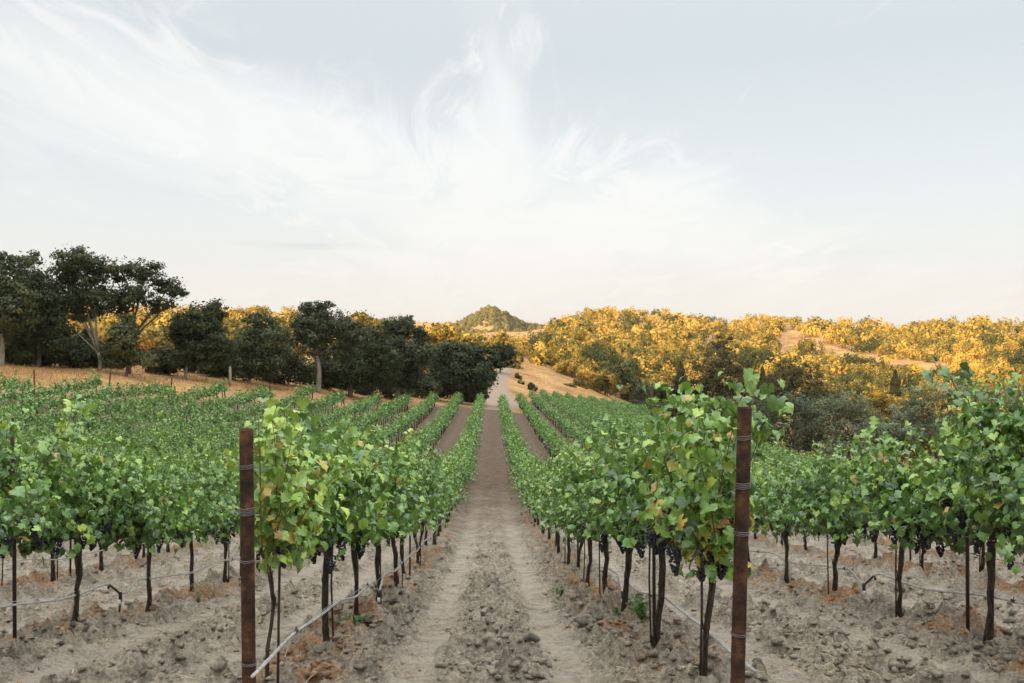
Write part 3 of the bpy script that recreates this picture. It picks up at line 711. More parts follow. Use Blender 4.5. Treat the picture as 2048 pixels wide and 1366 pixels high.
# ------------------------------------------------------------------ wires and drip hoses
def row_line(X, y0, y1, h, step=.96, sag=0.0):
    y = np.arange(y0, y1, step); x = np.full(len(y), X); z = gz(x, y)
    # wires run straighter than the ground
    z = np.convolve(np.pad(z, 2, mode='edge'), np.ones(5)/5, 'valid'); z[0] = g1(X, y0)
    return np.column_stack([x, y, z+h+sag*np.sin(y*3.27)])
for side, X, idx, y0 in (('left', -1.375, 1, 5.66), ('right', 1.375, 1, 5.43), ('left', -4.125, 2, 6.2), ('right', 4.125, 2, 6.2), ('right', 6.875, 3, 10)):
    for nm, h in (('lower', .98), ('middle', 1.24), ('upper', 1.50)):
        P = row_line(X, y0, 60, h, 1.92)
        if idx == 1:
            dd = 5.61 if X < 0 else 5.38; zz = {'lower': (1122, 1072), 'middle': (1028, 978), 'upper': (936, 880)}[nm][0 if X < 0 else 1]; P[0] = (X+(.03 if X < 0 else -.03), dd, -(zz-683)/F*dd)
        a = Acc(); a.tube(P, .0028, 4)
        tag(a.build('trellis_wire', M['wire']), '%s steel trellis wire strung along the %s row %s of the aisle' % (nm, ordinal(idx), side), 'wire', 'steel trellis wires')
EMIT = {('left', 1): [11.5], ('left', 2): [11.05], ('right', 1): [10.9], ('right', 2): [11.15], ('left', 3): [], ('right', 3): [22.0], ('right', 4): [], ('right', 5): [], ('left', 4): []}
for side, X, idx in ROWS:
    if idx > (4 if side == 'left' else 6): continue
    y0 = max(5.45 if idx == 1 else 5.9, abs(X)/.62); ys = np.arange(y0, 70, .16); em = EMIT.get((side, idx), [])
    z = gz(np.full(len(ys), X), ys); z = np.convolve(np.pad(z, 9, mode='edge'), np.ones(19)/19, 'valid')+.42+.028*np.sin(ys*2*math.pi/3.84+idx)+.012*np.sin(ys*3.1)
    for e in em: z -= .17*np.clip(1-np.abs(ys-e)/.42, 0, 1)
    xs = X+.07+.012*np.sin(ys*1.7)
    root = bpy.data.objects.new('drip_hose', None); COL.objects.link(root); root.location = (X, y0, z[0])
    a = Acc(); a.tube(np.column_stack([xs-X, ys-y0, z-z[0]]), .0105 if idx == 1 else .0105, 6); a.build('tube', M['hose'], root, True)
    if idx <= 2:
        b = Acc(); b.tube(np.column_stack([xs-X, ys-y0, z-z[0]+.022+.012*np.sin(ys*.82)])[::6], .0022, 4); b.build('support_wire', M['wire'], root)
        for yy in ys[8::24][:8]:
            i = np.argmin(abs(ys-yy)); c = Acc(); p = np.array([xs[i]-X, ys[i]-y0, z[i]-z[0]]); c.tube([p+(0, -.03, .002), p+(0, .03, .002)], .0145, 6); c.tube([p, p+(0.0, 0, .035)], .004, 4); c.build('clip', M['blackplastic'], root)
    tag(root, 'pale grey drip hose hanging low along the %s vine row %s of the aisle' % (ordinal(idx), side), 'hose', 'drip hoses strung along the rows')
    for e in em:
        i = np.argmin(abs(ys-e)); p = np.array([xs[i]-X, ys[i]-y0, z[i]-z[0]]); c = Acc()
        j = i-2; q = np.array([xs[j]-X, ys[j]-y0, z[j]-z[0]])
        c.tube([p+(0, -.34, .14), q, p], .013, 6); c.tube([p+(0, 0, .02), p+(.0, 0, -.09)], .02, 7); c.tube([p+(0, 0, -.09), p+(-.02, -.02, -.30)], [.014, .010], 6); eo = c.build('emitter', M['blackplastic'], root)
        c = Acc(); c.tube([p+(-.002, -.003, -.06), p+(-.004, -.006, -.12)], .0185, 8); c.build('emitter_label', M['whiteplastic'], eo)

# ------------------------------------------------------------------ trees
def tree(name, label, cat, foot, d, lobes, mat, bark, leaf=.21, n=7000, trunk_r=.18, fork=.35, group=None, depth=.8, light=.4, limbs=True, seed=0, sparse=1.0, stems=1, droop=0.0, pale=0.0):
    """foot: pixel of the trunk's foot; lobes (px, py, rx, ry) in photograph pixels at distance d; built where it stands, with real depth"""
    rg = np.random.default_rng(seed+int(foot[0]*7+d)); x, y, _ = pxz(foot[0], 0, d); z = g1(x, y); base = np.array([x, y, z])
    root = bpy.data.objects.new(name, None); COL.objects.link(root); root.location = base; tag(root, label, cat, group)
    s = d/F; C = []; RX = []; n = int(n*(1.5 if name == 'oak_tree' else 1)); gk = 1.04 if name == 'oak_tree' else 1.0
    for (px, py, rx, ry) in lobes:
        c = np.array(pxz(px, py, d))-base; C.append(c+np.array([0, rg.uniform(-.5, .5)*rx*s*depth, 0])); RX.append((rx*s*gk, max(rx, ry)*s*depth*gk, ry*s*gk))
    C = np.array(C); RX = np.array(RX); vol = RX[:, 0]*RX[:, 2]; w = vol/vol.sum(); P = []; N = []; LB = []
    clumps = []
    for c, r, ww in zip(C, RX, w):
        nk = max(4, int(ww*n/38/sparse)); dirs = unit(rg.normal(0, 1, (nk, 3))); rad = rg.uniform(.12, 1.12, nk)**.5
        cc = c+dirs*rad[:, None]*r*.86; cr = rg.uniform(.08, .30, nk)*min(r[0], r[2])+.16
        ln = np.clip((ww*n/nk*(cr/cr.mean())**1.5), 4, 400).astype(int)
        for q in range(nk):
            v = unit(rg.normal(0, 1, (ln[q], 3)))*(rg.random((ln[q], 1))**.45)*cr[q]*np.array([1.25, 1.25, .8])
            P.append(cc[q]+v); N.append(unit(v)*.9+unit(cc[q]-c)*.9+rg.normal(0, .38, (ln[q], 3))+np.array([0, 0, .3])); LB.append(np.full(ln[q], np.clip(rg.normal(light, .22), 0, .95)))
        ns_ = int(ww*n*.12); dv = unit(rg.normal(0, 1, (ns_, 3))); P.append(c+dv*r*(rg.random((ns_, 1))**.4)*1.12); N.append(dv+rg.normal(0, .6, (ns_, 3))); LB.append(np.full(ns_, light))
        clumps.append(cc)
    P = np.concatenate(P); N = np.concatenate(N); LB = np.concatenate(LB)
    k = len(P); Tp = rg.normal(0, 1, (k, 3))-np.array([0, 0, droop*3])
    rn = np.clip(LB+rg.normal(0, .10, k), 0, .99)
    if pale: pm = (LB > light+.10) & (rg.random(k) < pale*2); rn[pm] = 1.0+rg.random(pm.sum())*.9
    a = Acc(); a.inst(*LEAF_LO, frames(N, Tp, rg.uniform(.7, 1.3, k)*leaf), P, rn)
    a.build('crown', mat, root)
    hgt = C[:, 2].max()
    fk = np.array([rg.normal(0, .1), 0, hgt*fork])
    tb = Acc(); t = np.linspace(0, 1, 6)[:, None]; tp = fk*t+np.array([[1., 0, 0]])*np.sin(t*3)*trunk_r*.7; tp[0, 2] = -.4; tb.tube(tp, np.linspace(trunk_r*1.25, trunk_r*.8, 6), 8); tb.build('trunk', bark, root, True)
    if limbs:
        for c, r, cc in zip(C, RX, clumps):
            l = Acc(); mid = fk+(c-fk)*.5+np.array([0, 0, rg.uniform(-.08, .12)*hgt])*.4+rg.normal(0, .12, 3)
            t = np.linspace(0, 1, 7)[:, None]; cur = fk*(1-t)**2+2*mid*t*(1-t)+c*t*t; cur = cur+rg.normal(0, .04, cur.shape)*(t > .05)
            l.tube(cur, np.linspace(trunk_r*.62, trunk_r*.16, 7), 6)
            for q in cc[rg.permutation(len(cc))[:9]]:
                st = cur[rg.integers(3, 7)]; m2 = (st+q)/2+rg.normal(0, .1, 3); l.tube([st, m2, q], [trunk_r*.2, trunk_r*.13, trunk_r*.05], 4, caps=False)
            l.build('limb', bark, root)
    return root
OK_, PB = M['oak_bark'], M['pale_bark']
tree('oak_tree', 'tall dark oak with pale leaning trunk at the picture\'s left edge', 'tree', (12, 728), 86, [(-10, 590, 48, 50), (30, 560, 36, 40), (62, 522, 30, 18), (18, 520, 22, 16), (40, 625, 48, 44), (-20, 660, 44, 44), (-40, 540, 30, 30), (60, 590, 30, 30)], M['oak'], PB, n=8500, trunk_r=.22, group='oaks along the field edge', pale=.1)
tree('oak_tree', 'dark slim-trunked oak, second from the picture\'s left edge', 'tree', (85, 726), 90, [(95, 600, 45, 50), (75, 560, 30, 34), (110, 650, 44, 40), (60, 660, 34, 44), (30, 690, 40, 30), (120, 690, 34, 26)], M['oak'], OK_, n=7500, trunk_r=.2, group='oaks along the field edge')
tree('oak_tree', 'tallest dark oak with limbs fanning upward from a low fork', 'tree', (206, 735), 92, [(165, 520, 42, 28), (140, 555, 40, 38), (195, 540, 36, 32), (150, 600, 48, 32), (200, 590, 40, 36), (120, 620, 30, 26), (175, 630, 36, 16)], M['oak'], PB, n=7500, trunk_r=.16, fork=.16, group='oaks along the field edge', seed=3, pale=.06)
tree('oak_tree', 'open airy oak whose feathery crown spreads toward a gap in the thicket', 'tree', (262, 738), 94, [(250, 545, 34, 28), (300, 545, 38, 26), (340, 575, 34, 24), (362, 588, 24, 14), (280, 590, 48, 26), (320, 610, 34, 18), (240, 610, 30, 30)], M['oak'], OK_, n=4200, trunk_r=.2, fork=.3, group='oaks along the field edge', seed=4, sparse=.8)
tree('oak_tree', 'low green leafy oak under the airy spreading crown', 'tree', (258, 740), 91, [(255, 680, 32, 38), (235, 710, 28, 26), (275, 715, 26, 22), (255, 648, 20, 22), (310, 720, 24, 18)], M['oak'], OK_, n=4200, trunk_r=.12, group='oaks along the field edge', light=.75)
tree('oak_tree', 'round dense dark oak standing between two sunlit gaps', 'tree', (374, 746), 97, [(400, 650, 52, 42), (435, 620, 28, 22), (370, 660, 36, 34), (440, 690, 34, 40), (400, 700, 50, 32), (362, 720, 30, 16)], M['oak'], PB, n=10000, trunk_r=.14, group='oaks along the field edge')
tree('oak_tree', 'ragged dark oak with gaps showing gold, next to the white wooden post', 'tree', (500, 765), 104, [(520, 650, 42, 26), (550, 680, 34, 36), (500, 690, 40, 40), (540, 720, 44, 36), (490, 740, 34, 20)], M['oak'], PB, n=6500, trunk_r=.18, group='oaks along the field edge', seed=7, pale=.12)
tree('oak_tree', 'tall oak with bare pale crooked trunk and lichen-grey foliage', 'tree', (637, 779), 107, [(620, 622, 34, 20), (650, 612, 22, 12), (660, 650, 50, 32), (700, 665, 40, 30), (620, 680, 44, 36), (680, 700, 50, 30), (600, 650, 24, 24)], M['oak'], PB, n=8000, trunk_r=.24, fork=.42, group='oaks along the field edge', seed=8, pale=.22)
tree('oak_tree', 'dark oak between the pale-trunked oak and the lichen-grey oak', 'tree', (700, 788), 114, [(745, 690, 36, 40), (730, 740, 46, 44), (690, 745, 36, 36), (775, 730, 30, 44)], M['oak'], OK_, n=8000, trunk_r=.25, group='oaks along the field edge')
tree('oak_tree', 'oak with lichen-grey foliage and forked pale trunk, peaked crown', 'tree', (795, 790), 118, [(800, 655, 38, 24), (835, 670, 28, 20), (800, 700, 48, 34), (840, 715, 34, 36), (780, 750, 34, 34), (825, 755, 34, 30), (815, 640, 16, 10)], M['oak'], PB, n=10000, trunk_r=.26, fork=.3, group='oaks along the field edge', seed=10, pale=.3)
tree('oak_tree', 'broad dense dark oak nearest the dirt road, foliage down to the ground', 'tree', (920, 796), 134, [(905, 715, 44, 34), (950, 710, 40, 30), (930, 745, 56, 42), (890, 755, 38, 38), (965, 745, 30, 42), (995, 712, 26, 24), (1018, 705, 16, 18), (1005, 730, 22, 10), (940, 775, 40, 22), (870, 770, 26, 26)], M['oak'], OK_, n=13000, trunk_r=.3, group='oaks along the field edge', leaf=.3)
# understorey shrubs of the thicket
for px, d, w_, h_, lab in ((30, 90, 44, 34, 'dark low shrub beneath the pale leaning oak'), (130, 93, 48, 38, 'dark low shrub beneath the tallest oak'), (180, 96, 40, 40, 'dark rounded shrub beside the low fork of the tallest oak'),
                           (330, 99, 30, 30, 'sparse shrub in the sunlit gap between oaks'), (450, 103, 40, 34, 'dark shrub behind the pale wooden post'), (570, 110, 50, 44, 'dark shrub mass left of the bare pale trunk'),
                           (650, 116, 46, 40, 'dark shrub mass right of the bare pale trunk'), (760, 122, 50, 34, 'dark shrub mass under the lichen-grey oak'), (845, 130, 34, 30, 'dark shrub behind the short wooden post'), (948, 139, 24, 22, 'small dark bush at the dense oak\'s roadside edge'),
                           (75, 95, 34, 24, 'dark shrub between the two leftmost oak trunks'), (230, 99, 30, 30, 'dark shrub behind the low green leafy oak'), (400, 106, 44, 34, 'dark shrub behind the round dense oak'), (510, 112, 40, 40, 'dark shrub behind the ragged oak'), (700, 122, 46, 44, 'dark shrub behind the oak right of the pale trunk'), (900, 142, 50, 36, 'dark shrub behind the broad oak by the road')):
    py = 683-g1((px-983)/F*d, d)*F/d
    tree('shrub', lab, 'shrub', (px, py), d, [(px-w_*.5, py-h_*.55, w_*.7, h_*.7), (px+w_*.5, py-h_*.6, w_*.7, h_*.75), (px, py-h_*1.2, w_*.7, h_*.7)], M['oak'], OK_, n=4600, trunk_r=.08, limbs=False, group='shrubs under the oaks', leaf=.25)

def bush(px, py, d, rx, ry, mat, lab, name='bush', n=1400, leaf=.3, light=.5, group=None):
    x, y, _ = pxz(px, 0, d); pyg = 683-g1(x, y)*F/d
    tree(name, lab, 'bush', (px, pyg), d, [(px-rx*.3, py, rx*.7, ry), (px+rx*.35, py+ry*.2, rx*.65, ry*.8), (px, (py+pyg)/2, rx*.7, max(ry*.6, (pyg-py)*.5))], mat, OK_, n=n, trunk_r=.1, limbs=False, leaf=leaf, light=light, group=group)
bush(1065, 774, 205, 9, 9, M['oak'], 'small round dark bush on the dry grass bank beside the road')
bush(1036, 754, 225, 7, 8, M['oak'], 'tiny dark bush by the road, uphill of the round bush', n=900)
bush(1042, 765, 215, 7, 5, M['oak_gold'], 'tiny olive bush close below the uphill dark bush', n=600)
bush(1140, 772, 238, 14, 9, M['oak_gold'], 'low olive bush at the grassy slope\'s foot', light=.1)
for i, (px, py, d, rx, ry, li, lab) in enumerate(((1175, 750, 250, 26, 22, .7, 'golden leafy bush at the end of the grass slope'), (1215, 762, 245, 26, 26, .8, 'bright golden bush in front of the dark trees'), (1190, 735, 262, 22, 16, .6, 'golden bush behind the leafy bush at the slope end'),
                                   (1228, 745, 258, 18, 20, .8, 'yellow bush leaning against the dark trees'), (1160, 770, 243, 18, 12, .5, 'low golden bush beside the olive bush'))):
    bush(px, py, d, rx, ry, M['oak_gold'], lab, n=2200, light=li, leaf=.34)
rt = 'dark trees below the sunlit hill'
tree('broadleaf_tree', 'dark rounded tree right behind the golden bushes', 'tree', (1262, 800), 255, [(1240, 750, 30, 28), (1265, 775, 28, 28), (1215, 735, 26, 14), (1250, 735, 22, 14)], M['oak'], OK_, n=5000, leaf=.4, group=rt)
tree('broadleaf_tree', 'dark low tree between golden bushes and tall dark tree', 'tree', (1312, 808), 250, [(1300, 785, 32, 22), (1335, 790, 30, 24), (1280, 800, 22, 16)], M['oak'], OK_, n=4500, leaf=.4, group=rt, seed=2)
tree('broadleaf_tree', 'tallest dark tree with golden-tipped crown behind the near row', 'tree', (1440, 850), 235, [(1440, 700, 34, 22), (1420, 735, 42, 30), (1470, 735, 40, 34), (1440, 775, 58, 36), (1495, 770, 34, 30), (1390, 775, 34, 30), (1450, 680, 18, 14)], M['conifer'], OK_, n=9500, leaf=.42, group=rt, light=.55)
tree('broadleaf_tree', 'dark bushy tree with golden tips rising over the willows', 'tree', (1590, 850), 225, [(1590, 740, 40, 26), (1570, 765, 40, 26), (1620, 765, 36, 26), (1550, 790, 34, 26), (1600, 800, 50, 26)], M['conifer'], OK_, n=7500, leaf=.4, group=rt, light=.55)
tree('willow', 'large grey-green willow bulging over the vines beside the rusty post', 'tree', (1590, 905), 165, [(1555, 812, 50, 34), (1605, 822, 52, 40), (1535, 855, 46, 40), (1625, 855, 50, 44), (1580, 885, 70, 40), (1510, 880, 40, 36), (1650, 890, 50, 36)], M['willow'], OK_, n=17000, leaf=.27, group='grey-green willows', droop=.35, light=.35, trunk_r=.3)
tree('willow', 'paler rounded willow to the right of the large willow', 'tree', (1700, 905), 160, [(1700, 808, 46, 30), (1665, 830, 44, 38), (1730, 835, 38, 36), (1700, 865, 60, 38), (1750, 880, 50, 34), (1690, 900, 70, 30)], M['willow'], OK_, n=15000, leaf=.25, group='grey-green willows', droop=.35, light=.75, trunk_r=.3)
tree('willow', 'hazy grey-green willow low behind the right-hand vines', 'tree', (1880, 880), 185, [(1850, 790, 44, 26), (1890, 778, 50, 30), (1850, 825, 60, 36), (1935, 805, 48, 36), (1800, 850, 60, 40), (1900, 860, 70, 40)], M['willow'], OK_, n=10000, leaf=.3, group='grey-green willows', droop=.3, light=.6, trunk_r=.3)
tree('willow', 'grey-green willow at the picture\'s right edge', 'tree', (2040, 880), 190, [(2030, 790, 46, 28), (1985, 802, 46, 32), (2075, 800, 46, 34), (2020, 840, 80, 44)], M['willow'], OK_, n=8000, leaf=.3, group='grey-green willows', droop=.3, light=.3, trunk_r=.3)
tree('broadleaf_tree', 'golden brown tree hidden low between the willows', 'tree', (1775, 870), 200, [(1770, 800, 32, 24), (1790, 830, 40, 26)], M['oak_gold'], OK_, n=4500, leaf=.36, group=rt, light=.25)

def conifer(px, pytop, pyfoot, d, w_, lab, mat=None, n=2600):
    x, y, _ = pxz(px, 0, d); z = g1(x, y); rg = np.random.default_rng(int(px)); root = bpy.data.objects.new('conifer_tree', None); COL.objects.link(root); root.location = (x, y, z)
    tag(root, lab, 'tree', 'conifers below the hills'); top = -(pytop-683)/F*d-z; R_ = w_*d/F; h0 = max(0.5, top-(pyfoot-pytop)/F*d)
    t = np.sort(rg.random(n))**.8; zz = h0+(top-h0)*t; rr = R_*(1-t)**.8*(.45+.65*rg.random(n))*(1+.25*np.sin(zz*2.6)); th = rg.uniform(0, 6.28, n)
    P = np.column_stack([rr*np.cos(th), rr*np.sin(th), zz-rr*.25]); N = rg.normal(0, .6, (n, 3))+np.column_stack([np.cos(th), np.sin(th), np.full(n, .6)])
    a = Acc(); a.inst(*LEAF_LO, frames(N, np.column_stack([np.cos(th), np.sin(th), -.3*np.ones(n)]), rg.uniform(.35, .6, n)), P, np.clip(rg.normal(.4, .2, n), 0, .95)); a.build('crown', mat or M['conifer'], root)
    b = Acc(); b.tube([(0, 0, -.5), (0, 0, top*.95)], [.28, .04], 6); b.build('trunk', OK_, root)
for i, (px, py, d, rx, ry, lab) in enumerate(((1290, 812, 236, 34, 20, 'low dark shrub at the vineyard edge under the round dark tree'), (1345, 815, 232, 40, 22, 'low dark shrub left of the tallest dark tree'), (1400, 820, 226, 44, 26, 'dark shrub below the tallest dark tree'),
        (1470, 825, 222, 50, 30, 'dark shrub mass right below the tallest dark tree'), (1530, 812, 215, 44, 30, 'dark shrub behind the large willow'),  (1800, 865, 172, 60, 28, 'dark low shrub at the foot of the willows'), (1930, 862, 170, 60, 30, 'grey dark shrub at the foot of the hazy willow'))):
    bush(px, py, d, rx, ry, M['oak'] if i < 5 else M['willow'], lab, name='shrub', n=4200, leaf=.34, light=.45, group='low shrubs at the field edge')
conifer(1362, 722, 800, 240, 20, 'small dark pointed conifer left of the tallest dark tree')
conifer(1797, 740, 790, 260, 14, 'narrow dark pointed conifer standing alone on the golden slope')
conifer(1528, 735, 800, 238, 16, 'dark pointed conifer between the two golden-tipped trees')

# golden oaks close behind the thicket
gg = 'sunlit golden trees behind the thicket'
for px, pt, d, rx, lab in ((885, 648, 205, 36, 'bright yellow-green tree showing above the lichen-grey oak'), (945, 668, 215, 26, 'olive gold tree above the dense dark oak'), (1000, 662, 230, 26, 'golden round tree straight above the dense oak by the road'),
                           (720, 620, 190, 40, 'golden tree crown behind the pale-trunked oak'), (780, 640, 200, 30, 'small golden tree crown behind the dark oaks'), (1025, 690, 250, 20, 'small golden tree above the road')):
    tree('golden_oak', lab, 'tree', (px, 740), d, [(px, pt+16, rx*.7, 16), (px-rx*.5, pt+30, rx*.6, 18), (px+rx*.5, pt+28, rx*.6, 18), (px, pt+50, rx, 24)], M['oak_gold'], OK_, n=5200, leaf=.36, light=.45, group=gg)

# ------------------------------------------------------------------ hillside woods
def crown_mesh(rg, n, leafs, lb=.5):
    a = Acc(); nl = 5; C = np.column_stack([rg.normal(0, .42, nl), rg.normal(0, .42, nl), rg.uniform(.45, 1.0, nl)]); P = []; N = []; LB = []
    for c in C:
        r = rg.uniform(.38, .62); m = 9
        for q in range(m):
            dr = unit(rg.normal(0, 1, 3)); cc = c+dr*r*.8*np.array([1, 1, .75]); v = unit(rg.normal(0, 1, (n//nl//m, 3)))*rg.random((n//nl//m, 1))**.4*.25
            P.append(cc+v); N.append(unit(v)*.9+dr*1.4+rg.normal(0, .14, v.shape)+np.array([0, 0, .2])); LB.append(np.full(len(v), rg.normal(lb, .16)))
    P = np.concatenate(P); N = np.concatenate(N); LB = np.concatenate(LB); P[:, 2] = np.maximum(P[:, 2], .12)
    a.inst(*LEAF_LO, frames(N, rg.normal(0, 1, P.shape), rg.uniform(.7, 1.3, len(P))*leafs), P, np.clip(LB+rg.normal(0, .08, len(P)), 0, .99)); return a
rg = np.random.default_rng(33)
CR = [crown_mesh(rg, 1900, .092, (.50, .42, .16, .55, .30, .48, .12, .58, .36)[q]) for q in range(9)]
CRD = [c.data('crown', M['oak_gold']) for c in CR]
tk = Acc(); tk.tube([(0, 0, -.3), (.03, 0, .7)], [.07, .04], 5); TRK = tk.data('trunk', OK_)
CRL = [crown_mesh(rg, 260, .20).out() for _ in range(5)]
cand = []
def cover(px, y):     # how wooded the hills are, by bearing and distance
    bare = 0
    w = .97
    if 1440 < px: w = np.interp(y, [260, 340, 420, 520, 600], [.80, .55, .40, .38, .50])
    if px < 1560: w = max(w, .85)
    if 1565 < px < 1830 and y > 525: w = .12
    pass
    return w
grid = []
for ring in np.arange(0, 1, 1):
    pass
yy = 250.0
while yy < 640:
    stp = 7.4+(yy-260)*.004
    for px in np.arange(-60, 2140, stp*F/yy):
        p = px+rg.normal(0, stp*F/yy*.33); y = yy+rg.normal(0, 2.4)
        if p < 1000 and y > 500: continue
        if 940 < p < 1000 and y < 280: continue
        
        n = float(fbm(np.array([(p-983)/F*y*(.035 if p < 1560 else .022)]), np.array([y*(.02 if p < 1560 else .009)]), 91, 3)[0]); wd = cover(p, y)
        if 1000 < p < 1200 and y < 330:
            gp = 683-g1((p-983)/F*y, y)/y*F
            if gp > 716+(p-1040)*.42: continue
            wd = 1
        if n > 1.0-wd*.86-.14 if wd < .9 else rg.random() < wd:
            cand.append((p, y, rg.uniform(2.8, 4.4)+(rg.random()**3)*3.0))
    yy += 6.8+(yy-260)*.014
# crown on the skyline standing apart
for p, y, r in ((1650, 556, 5.5), (1668, 556, 5), (1685, 557, 4.5), (1740, 563, 5), (1758, 563, 5.5), (1775, 563, 3.5), (1838, 570, 5), (1852, 570, 4.0), (1592, 562, 2.2), (1090, 560, 5)): cand.append((p, y, r))
# left slope nearer the oaks
for i in range(170):
    p = rg.uniform(-60, 900); y = rg.uniform(165, 262); cand.append((p, y, rg.uniform(2.2, 4.2)))
for i in range(120): cand.append((rg.uniform(1760, 2120), rg.uniform(185, 262), rg.uniform(2.4, 4.6)))
SKX = [-60, 100, 300, 470, 560, 600, 700, 760, 850, 900, 940, 1060, 1085, 1120, 1160, 1210, 1300, 1400, 1430, 1500, 1560, 1575, 1640, 1700, 1735, 1800, 1830, 2100]
SKY = [600, 600, 610, 606, 612, 616, 628, 637, 645, 650, 662, 664, 652, 632, 618, 609, 614, 624, 632, 628, 625, 632, 624, 630, 632, 640, 628, 630]
cand = [(p, y, r) for p, y, r in cand if 683-(g1((p-983)/F*y, y)+1.45*r)/y*F > np.interp(p, SKX, SKY)]
print('hill trees', len(cand))
cand.sort(key=lambda c: -c[2]/c[1]*(1 if (c[0] > 1050 or c[0] < 0 or c[1] > 300) else .45)); far = Acc(); cnt = 0
for i, (p, y, r) in enumerate(cand):
    x = (p-983)/F*y; z = g1(x, y)-.25*r; hs = r*rg.uniform(.95, 1.35)
    if i < 290:
        root = bpy.data.objects.new('hillside_oak', None); COL.objects.link(root); root.location = (x, y, z); s_ = 'left' if p < 1050 else 'right'
        wh = 'low slope behind the dark oaks' if p < 760 else 'hollow above the end of the road' if p < 1075 else 'rounded wooded hill' if p < 1450 else 'open grassy hill beyond the willows'
        ht = 'foot' if y < 330 else 'middle' if y < 450 else 'skyline'
        sw = 'small' if r < 3.3 else 'large' if r > 4.6 else 'medium-sized'
        tag(root, '%s round golden oak at the %s of the %s' % (sw, ht, wh), 'tree', '%s golden oaks at the %s of the %s' % (sw, ht, wh))
        c = link('crown', CRD[rg.integers(9)], root); c.scale = (r, r, hs); c.rotation_euler.z = rg.uniform(0, 6.28)
        t = link('trunk', TRK, root); t.scale = (r, r, hs)
    else:
        V, T, rn = CRL[i % 5]; rn = rn+(-.32 if rg.random() < .28 else .02); th = rg.uniform(0, 6.28); c_, s_ = math.cos(th), math.sin(th)
        Vr = np.column_stack([(V[:, 0]*c_-V[:, 1]*s_)*r+x, (V[:, 0]*s_+V[:, 1]*c_)*r+y, V[:, 2]*hs+z])
        far.add(Vr, T, np.clip(rn+rg.normal(0, .20), 0, .99) if rg.random() > .015 else 1.0+rn*.2)
tag(far.build('hillside_wood', M['oak_gold']), 'mass of golden oak woodland on the sunlit hills beyond the vineyard', 'woodland', None, 'stuff')
# tiny trees on the pointed hill
def peak_wood():
    a = Acc(); rg = np.random.default_rng(8); x, y, z = PEAK; n = 4800; V, T, rn = CRL[0]
    sub = crown_mesh(rg, 45, .8).out()
    for _ in range(n):
        j = rg.integers(0, x.shape[1]); i = rg.integers(0, 27); X, Y, Z = x[i, j], y[i, j], z[i, j]; p = 983+X/Y*F; py = 683-Z/Y*F
        if 944 < p < 992 and 645 < py < 662 and abs(p-968)*.55+645 < py+2: continue
        r = rg.uniform(2.2, 4.2) ; V, T, q = sub
        a.add(V*np.array([r, r, r*rg.uniform(1.0, 1.7)])+np.array([X+rg.normal(0, 4), Y+rg.normal(0, 4), Z-2]), T, np.clip(q+rg.normal(.1, .12), 0, .95))
    tag(a.build('distant_wood', M['far_oak']), 'tiny trees clothing the pointed hill on the horizon', 'woodland', None, 'stuff')
peak_wood()

# ------------------------------------------------------------------ ground detail
def rock_tpl(rg, tpl, k=.28):
    V = tpl[0].copy(); a, b, c = rg.uniform(2, 5, 3); V *= (1+k*rg.normal(0, 1, (len(V), 1))+k*1.3*np.sin(V[:, :1]*a+V[:, 1:2]*b+V[:, 2:]*c+rg.uniform(0, 6)))
    for _ in range(3):
        pl = unit(rg.normal(0, 1, 3)); dd = V@pl; cut = rg.uniform(.45, .8); V = V-np.maximum(dd-cut, 0)[:, None]*pl
    V *= np.array([1, rg.uniform(.7, 1), rg.uniform(.42, .62)]); return V, tpl[1]
rg = np.random.default_rng(44)
RT = [rock_tpl(rg, ICO2, .16) for _ in range(5)]; RS = [rock_tpl(rg, ICO1, .2) for _ in range(5)]
def rotz(th): 
    M_ = np.zeros((len(th), 3, 3)); M_[:, 0, 0] = np.cos(th); M_[:, 0, 1] = -np.sin(th); M_[:, 1, 0] = np.sin(th); M_[:, 1, 1] = np.cos(th); M_[:, 2, 2] = 1; return M_
def scatter(n, r0, r1, pw=1.0):
    """points over the part of the floor in view, thicker close by"""
    r = r0*(r1/r0)**(rg.random(n)**pw); th = rg.uniform(R(-31), R(31), n)-YAW; return r*np.sin(th), r*np.cos(th)
x, y = scatter(42000, 6.3, 24); keep = rg.random(len(x)) < soil_rough(x, y)**1.6*.62; x, y = x[keep], y[keep]
sz = .007+.050*rg.random(len(x))**3.4*(.5+soil_rough(x, y)*.6); a = Acc(); z = gzs(x, y); cl = rg.integers(0, 5, len(x))
for c in range(5):
    s = cl == c; a.inst(*RS[c], rotz(rg.uniform(0, 6.28, s.sum()))*sz[s][:, None, None], np.column_stack([x[s], y[s], z[s]+sz[s]*.2]), rg.random(s.sum()))
V_, T_, _r = a.out(); lo = build('loose_soil', V_, T_, M['soil'], GROUND, np.zeros(len(V_))); tag(lo, kind='stuff')
CD = [mesh_data('soil_clod', *RT[c], M['clod'], np.full(len(RT[c][0]), .2+.15*c), False) for c in range(5)]
x, y = scatter(4200, 7.0, 15); keep = rg.random(len(x)) < (soil_rough(x, y)-.45)*1.0; x, y = x[keep][:290], y[keep][:290]; z = gzs(x, y)
for i in range(len(x)):
    s = rg.uniform(.022, .045)+.055*rg.random()**5; o = link('soil_clod', CD[i % 5], GROUND, (x[i], y[i], z[i]+s*.15)); o.scale = (s, s, s); o.rotation_euler = (rg.normal(0, .3), rg.normal(0, .3), rg.uniform(0, 6.28))
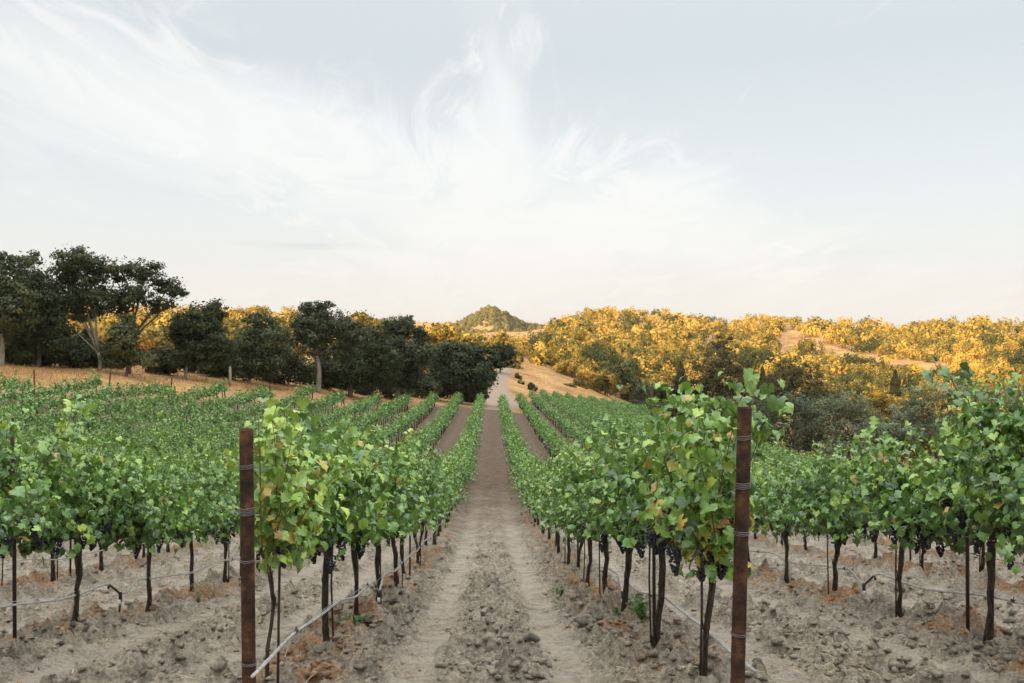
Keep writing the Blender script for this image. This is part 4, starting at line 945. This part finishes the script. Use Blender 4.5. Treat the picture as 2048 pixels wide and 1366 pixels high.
# straw
x, y = scatter(46000, 6.3, 40); m = rg.random(len(x)) < (.12+.9*sstep(.5, .68, fbm(x*.9, y*.9, 55, 3)))*(.4+.6*soil_rough(x, y)); x, y = x[m], y[m]; n = len(x); z = gzs(x, y)+.012
ST = (np.array([(-.03, 0, 0), (.03, 0, 0), (.02, .5, .10), (-.02, .5, .10), (.02, 1.0, .02), (-.02, 1, .02)]), np.array([(0, 1, 2), (0, 2, 3), (3, 2, 4), (3, 4, 5)]))
nr = np.column_stack([rg.normal(0, .5, n), rg.normal(0, .5, n), np.ones(n)]); tp = np.column_stack([rg.normal(0, 1, n), rg.normal(0, 1, n), rg.normal(.05, .18, n)])
a = Acc(); a.inst(*ST, frames(nr, tp, .03+.09*rg.random(n)**2), np.column_stack([x, y, z]), rg.random(n)*.98); tag(a.build('straw', M['straw'], GROUND), kind='stuff')
# fallen leaves, thickest under the vines
x, y = scatter(22000, 6.3, 45); t = aisle(x); m = rg.random(len(x)) < (.02+.9*sstep(.95, 1.3, t)*sstep(.5, .62, fbm(x*.8, y*.8, 66, 3))); x, y = x[m], y[m]; n = len(x); z = gzs(x, y)+.02
a = Acc(); a.inst(*LEAF_MID, frames(np.column_stack([rg.normal(0, .5, n), rg.normal(0, .5, n), np.ones(n)]), rg.normal(0, 1, (n, 3)), rg.uniform(.016, .042, n)), np.column_stack([x, y, z]), 1.0+rg.random(n))
tag(a.build('fallen_leaves', M['straw'], GROUND), kind='stuff')
# weeds: pixel of the foot, distance, height, kind
def weed(px, d, h, lab, green=True, n=60, w_=.16):
    rg = np.random.default_rng(int(px)); x, y, _ = pxz(px, 0, d); z = float(gzs(np.array([x]), np.array([y]))[0]); root = bpy.data.objects.new('weed', None); COL.objects.link(root); root.location = (x, y, z)
    tag(root, lab, 'weed'); st = Acc(); a = Acc()
    for s in range(9):
        th = rg.uniform(0, 6.28); tip = np.array([math.cos(th)*w_*rg.random(), math.sin(th)*w_*rg.random(), h*rg.uniform(.6, 1)]); st.tube([(0, 0, -.02), tip*np.array([.3, .3, .5]), tip], [.003, .0025, .0015], 3)
        m = n//9; t = rg.uniform(.3, 1, m)[:, None]; P = tip*t*np.array([1, 1, 1]); P[:, :2] *= t; P += rg.normal(0, .018, P.shape)
        a.inst(*(LEAF_LO if green else ST), frames(rg.normal(0, .6, (m, 3))+np.array([0, -.3, .7]), rg.normal(0, .6, (m, 3))+np.array([0, 0, .5]), rg.uniform(.025, .06, m)*(1 if green else 1.6)), P, np.clip(rg.random(m), 0, .98))
    st.build('stem', M['weed' if green else 'straw'], root); a.build('leaves', M['weed' if green else 'straw'], root)
weed(1125, 12.6, .20, 'small green weed at the aisle\'s right-hand edge')
weed(1138, 11.7, .14, 'low green weed just below the small green weed', n=40)
weed(1288, 9.1, .30, 'tuft of thin green weed between two dark vine trunks', n=110)
weed(1235, 10.4, .16, 'low green weed at the foot of a dark vine trunk', n=50)
weed(400, 13.2, .42, 'dry straw-coloured weed clump under the second left row', False, 110, .3)
weed(432, 13.8, .22, 'low dry weed patch beside the tall straw clump', False, 60, .3)
weed(690, 9.9, .16, 'pale green seedling patch behind the first left trunks', n=60, w_=.3)
weed(1003, 10.8, .10, 'small dry yellowish tuft in the middle of the aisle', False, 40)
# dry grass on the banks beyond the rows
def bank_grass():
    rg = np.random.default_rng(3); P = []
    for _ in range(26000):
        u = rg.uniform(-.53, .06); d0 = 78+(u+.5)*105; y = rg.uniform(d0-6, d0+55); x = u*y
        if y-float(end_d(x)) < 6.5: continue
        if abs(x-1.2) < 3 and y > 125: continue
        P.append((x, y))
    for _ in range(6000):
        px = rg.uniform(1020, 1200); y = rg.uniform(212, 290); P.append(((px-983)/F*y, y))
    P = np.array(P); z = gz(P[:, 0], P[:, 1]); n = len(P); a = Acc()
    a.inst(*ST, frames(np.column_stack([rg.normal(0, .7, n), -np.ones(n), rg.normal(0.2, .3, n)]), np.column_stack([rg.normal(0, .35, n), rg.normal(0, .35, n), np.ones(n)]), rg.uniform(.10, .26, n))*np.array([3., 1, 1])[None, None, :], np.column_stack([P, z]), np.clip(rg.random(n), 0, .98))
    tag(a.build('dry_grass', M['drygrass']), 'dry tan grass on the banks between the rows and the trees', 'grass', None, 'stuff')
bank_grass()



def haze():
    x0, x1, y0, y1 = -2750, 2750, -2750, 2750; z0 = min(float(np.min([v.co.z for v in o.data.vertices])) for o in (GROUND,))-2; z1 = 95.0
    z0 = min(z0, -62)
    V = [(x, y, z) for z in (z0, z1) for x, y in ((x0, y0), (x1, y0), (x1, y1), (x0, y1))]
    T = [(0, 2, 1), (0, 3, 2), (4, 5, 6), (4, 6, 7)]
    for i in range(4): j = (i+1) % 4; T += [(i, j, j+4), (i, j+4, i+4)]
    m, t = new_mat('thin_haze'); v = t.n('ShaderNodeVolumePrincipled', {'Color': (.95, .93, .90, 1), 'Density': HAZE, 'Anisotropy': 0.3})
    t.n('ShaderNodeOutputMaterial', {1: v.outputs[0]})
    tag(build('haze', V, T, m), 'thin pale haze filling the valley air', 'haze', None, 'stuff')
if HAZE: haze()
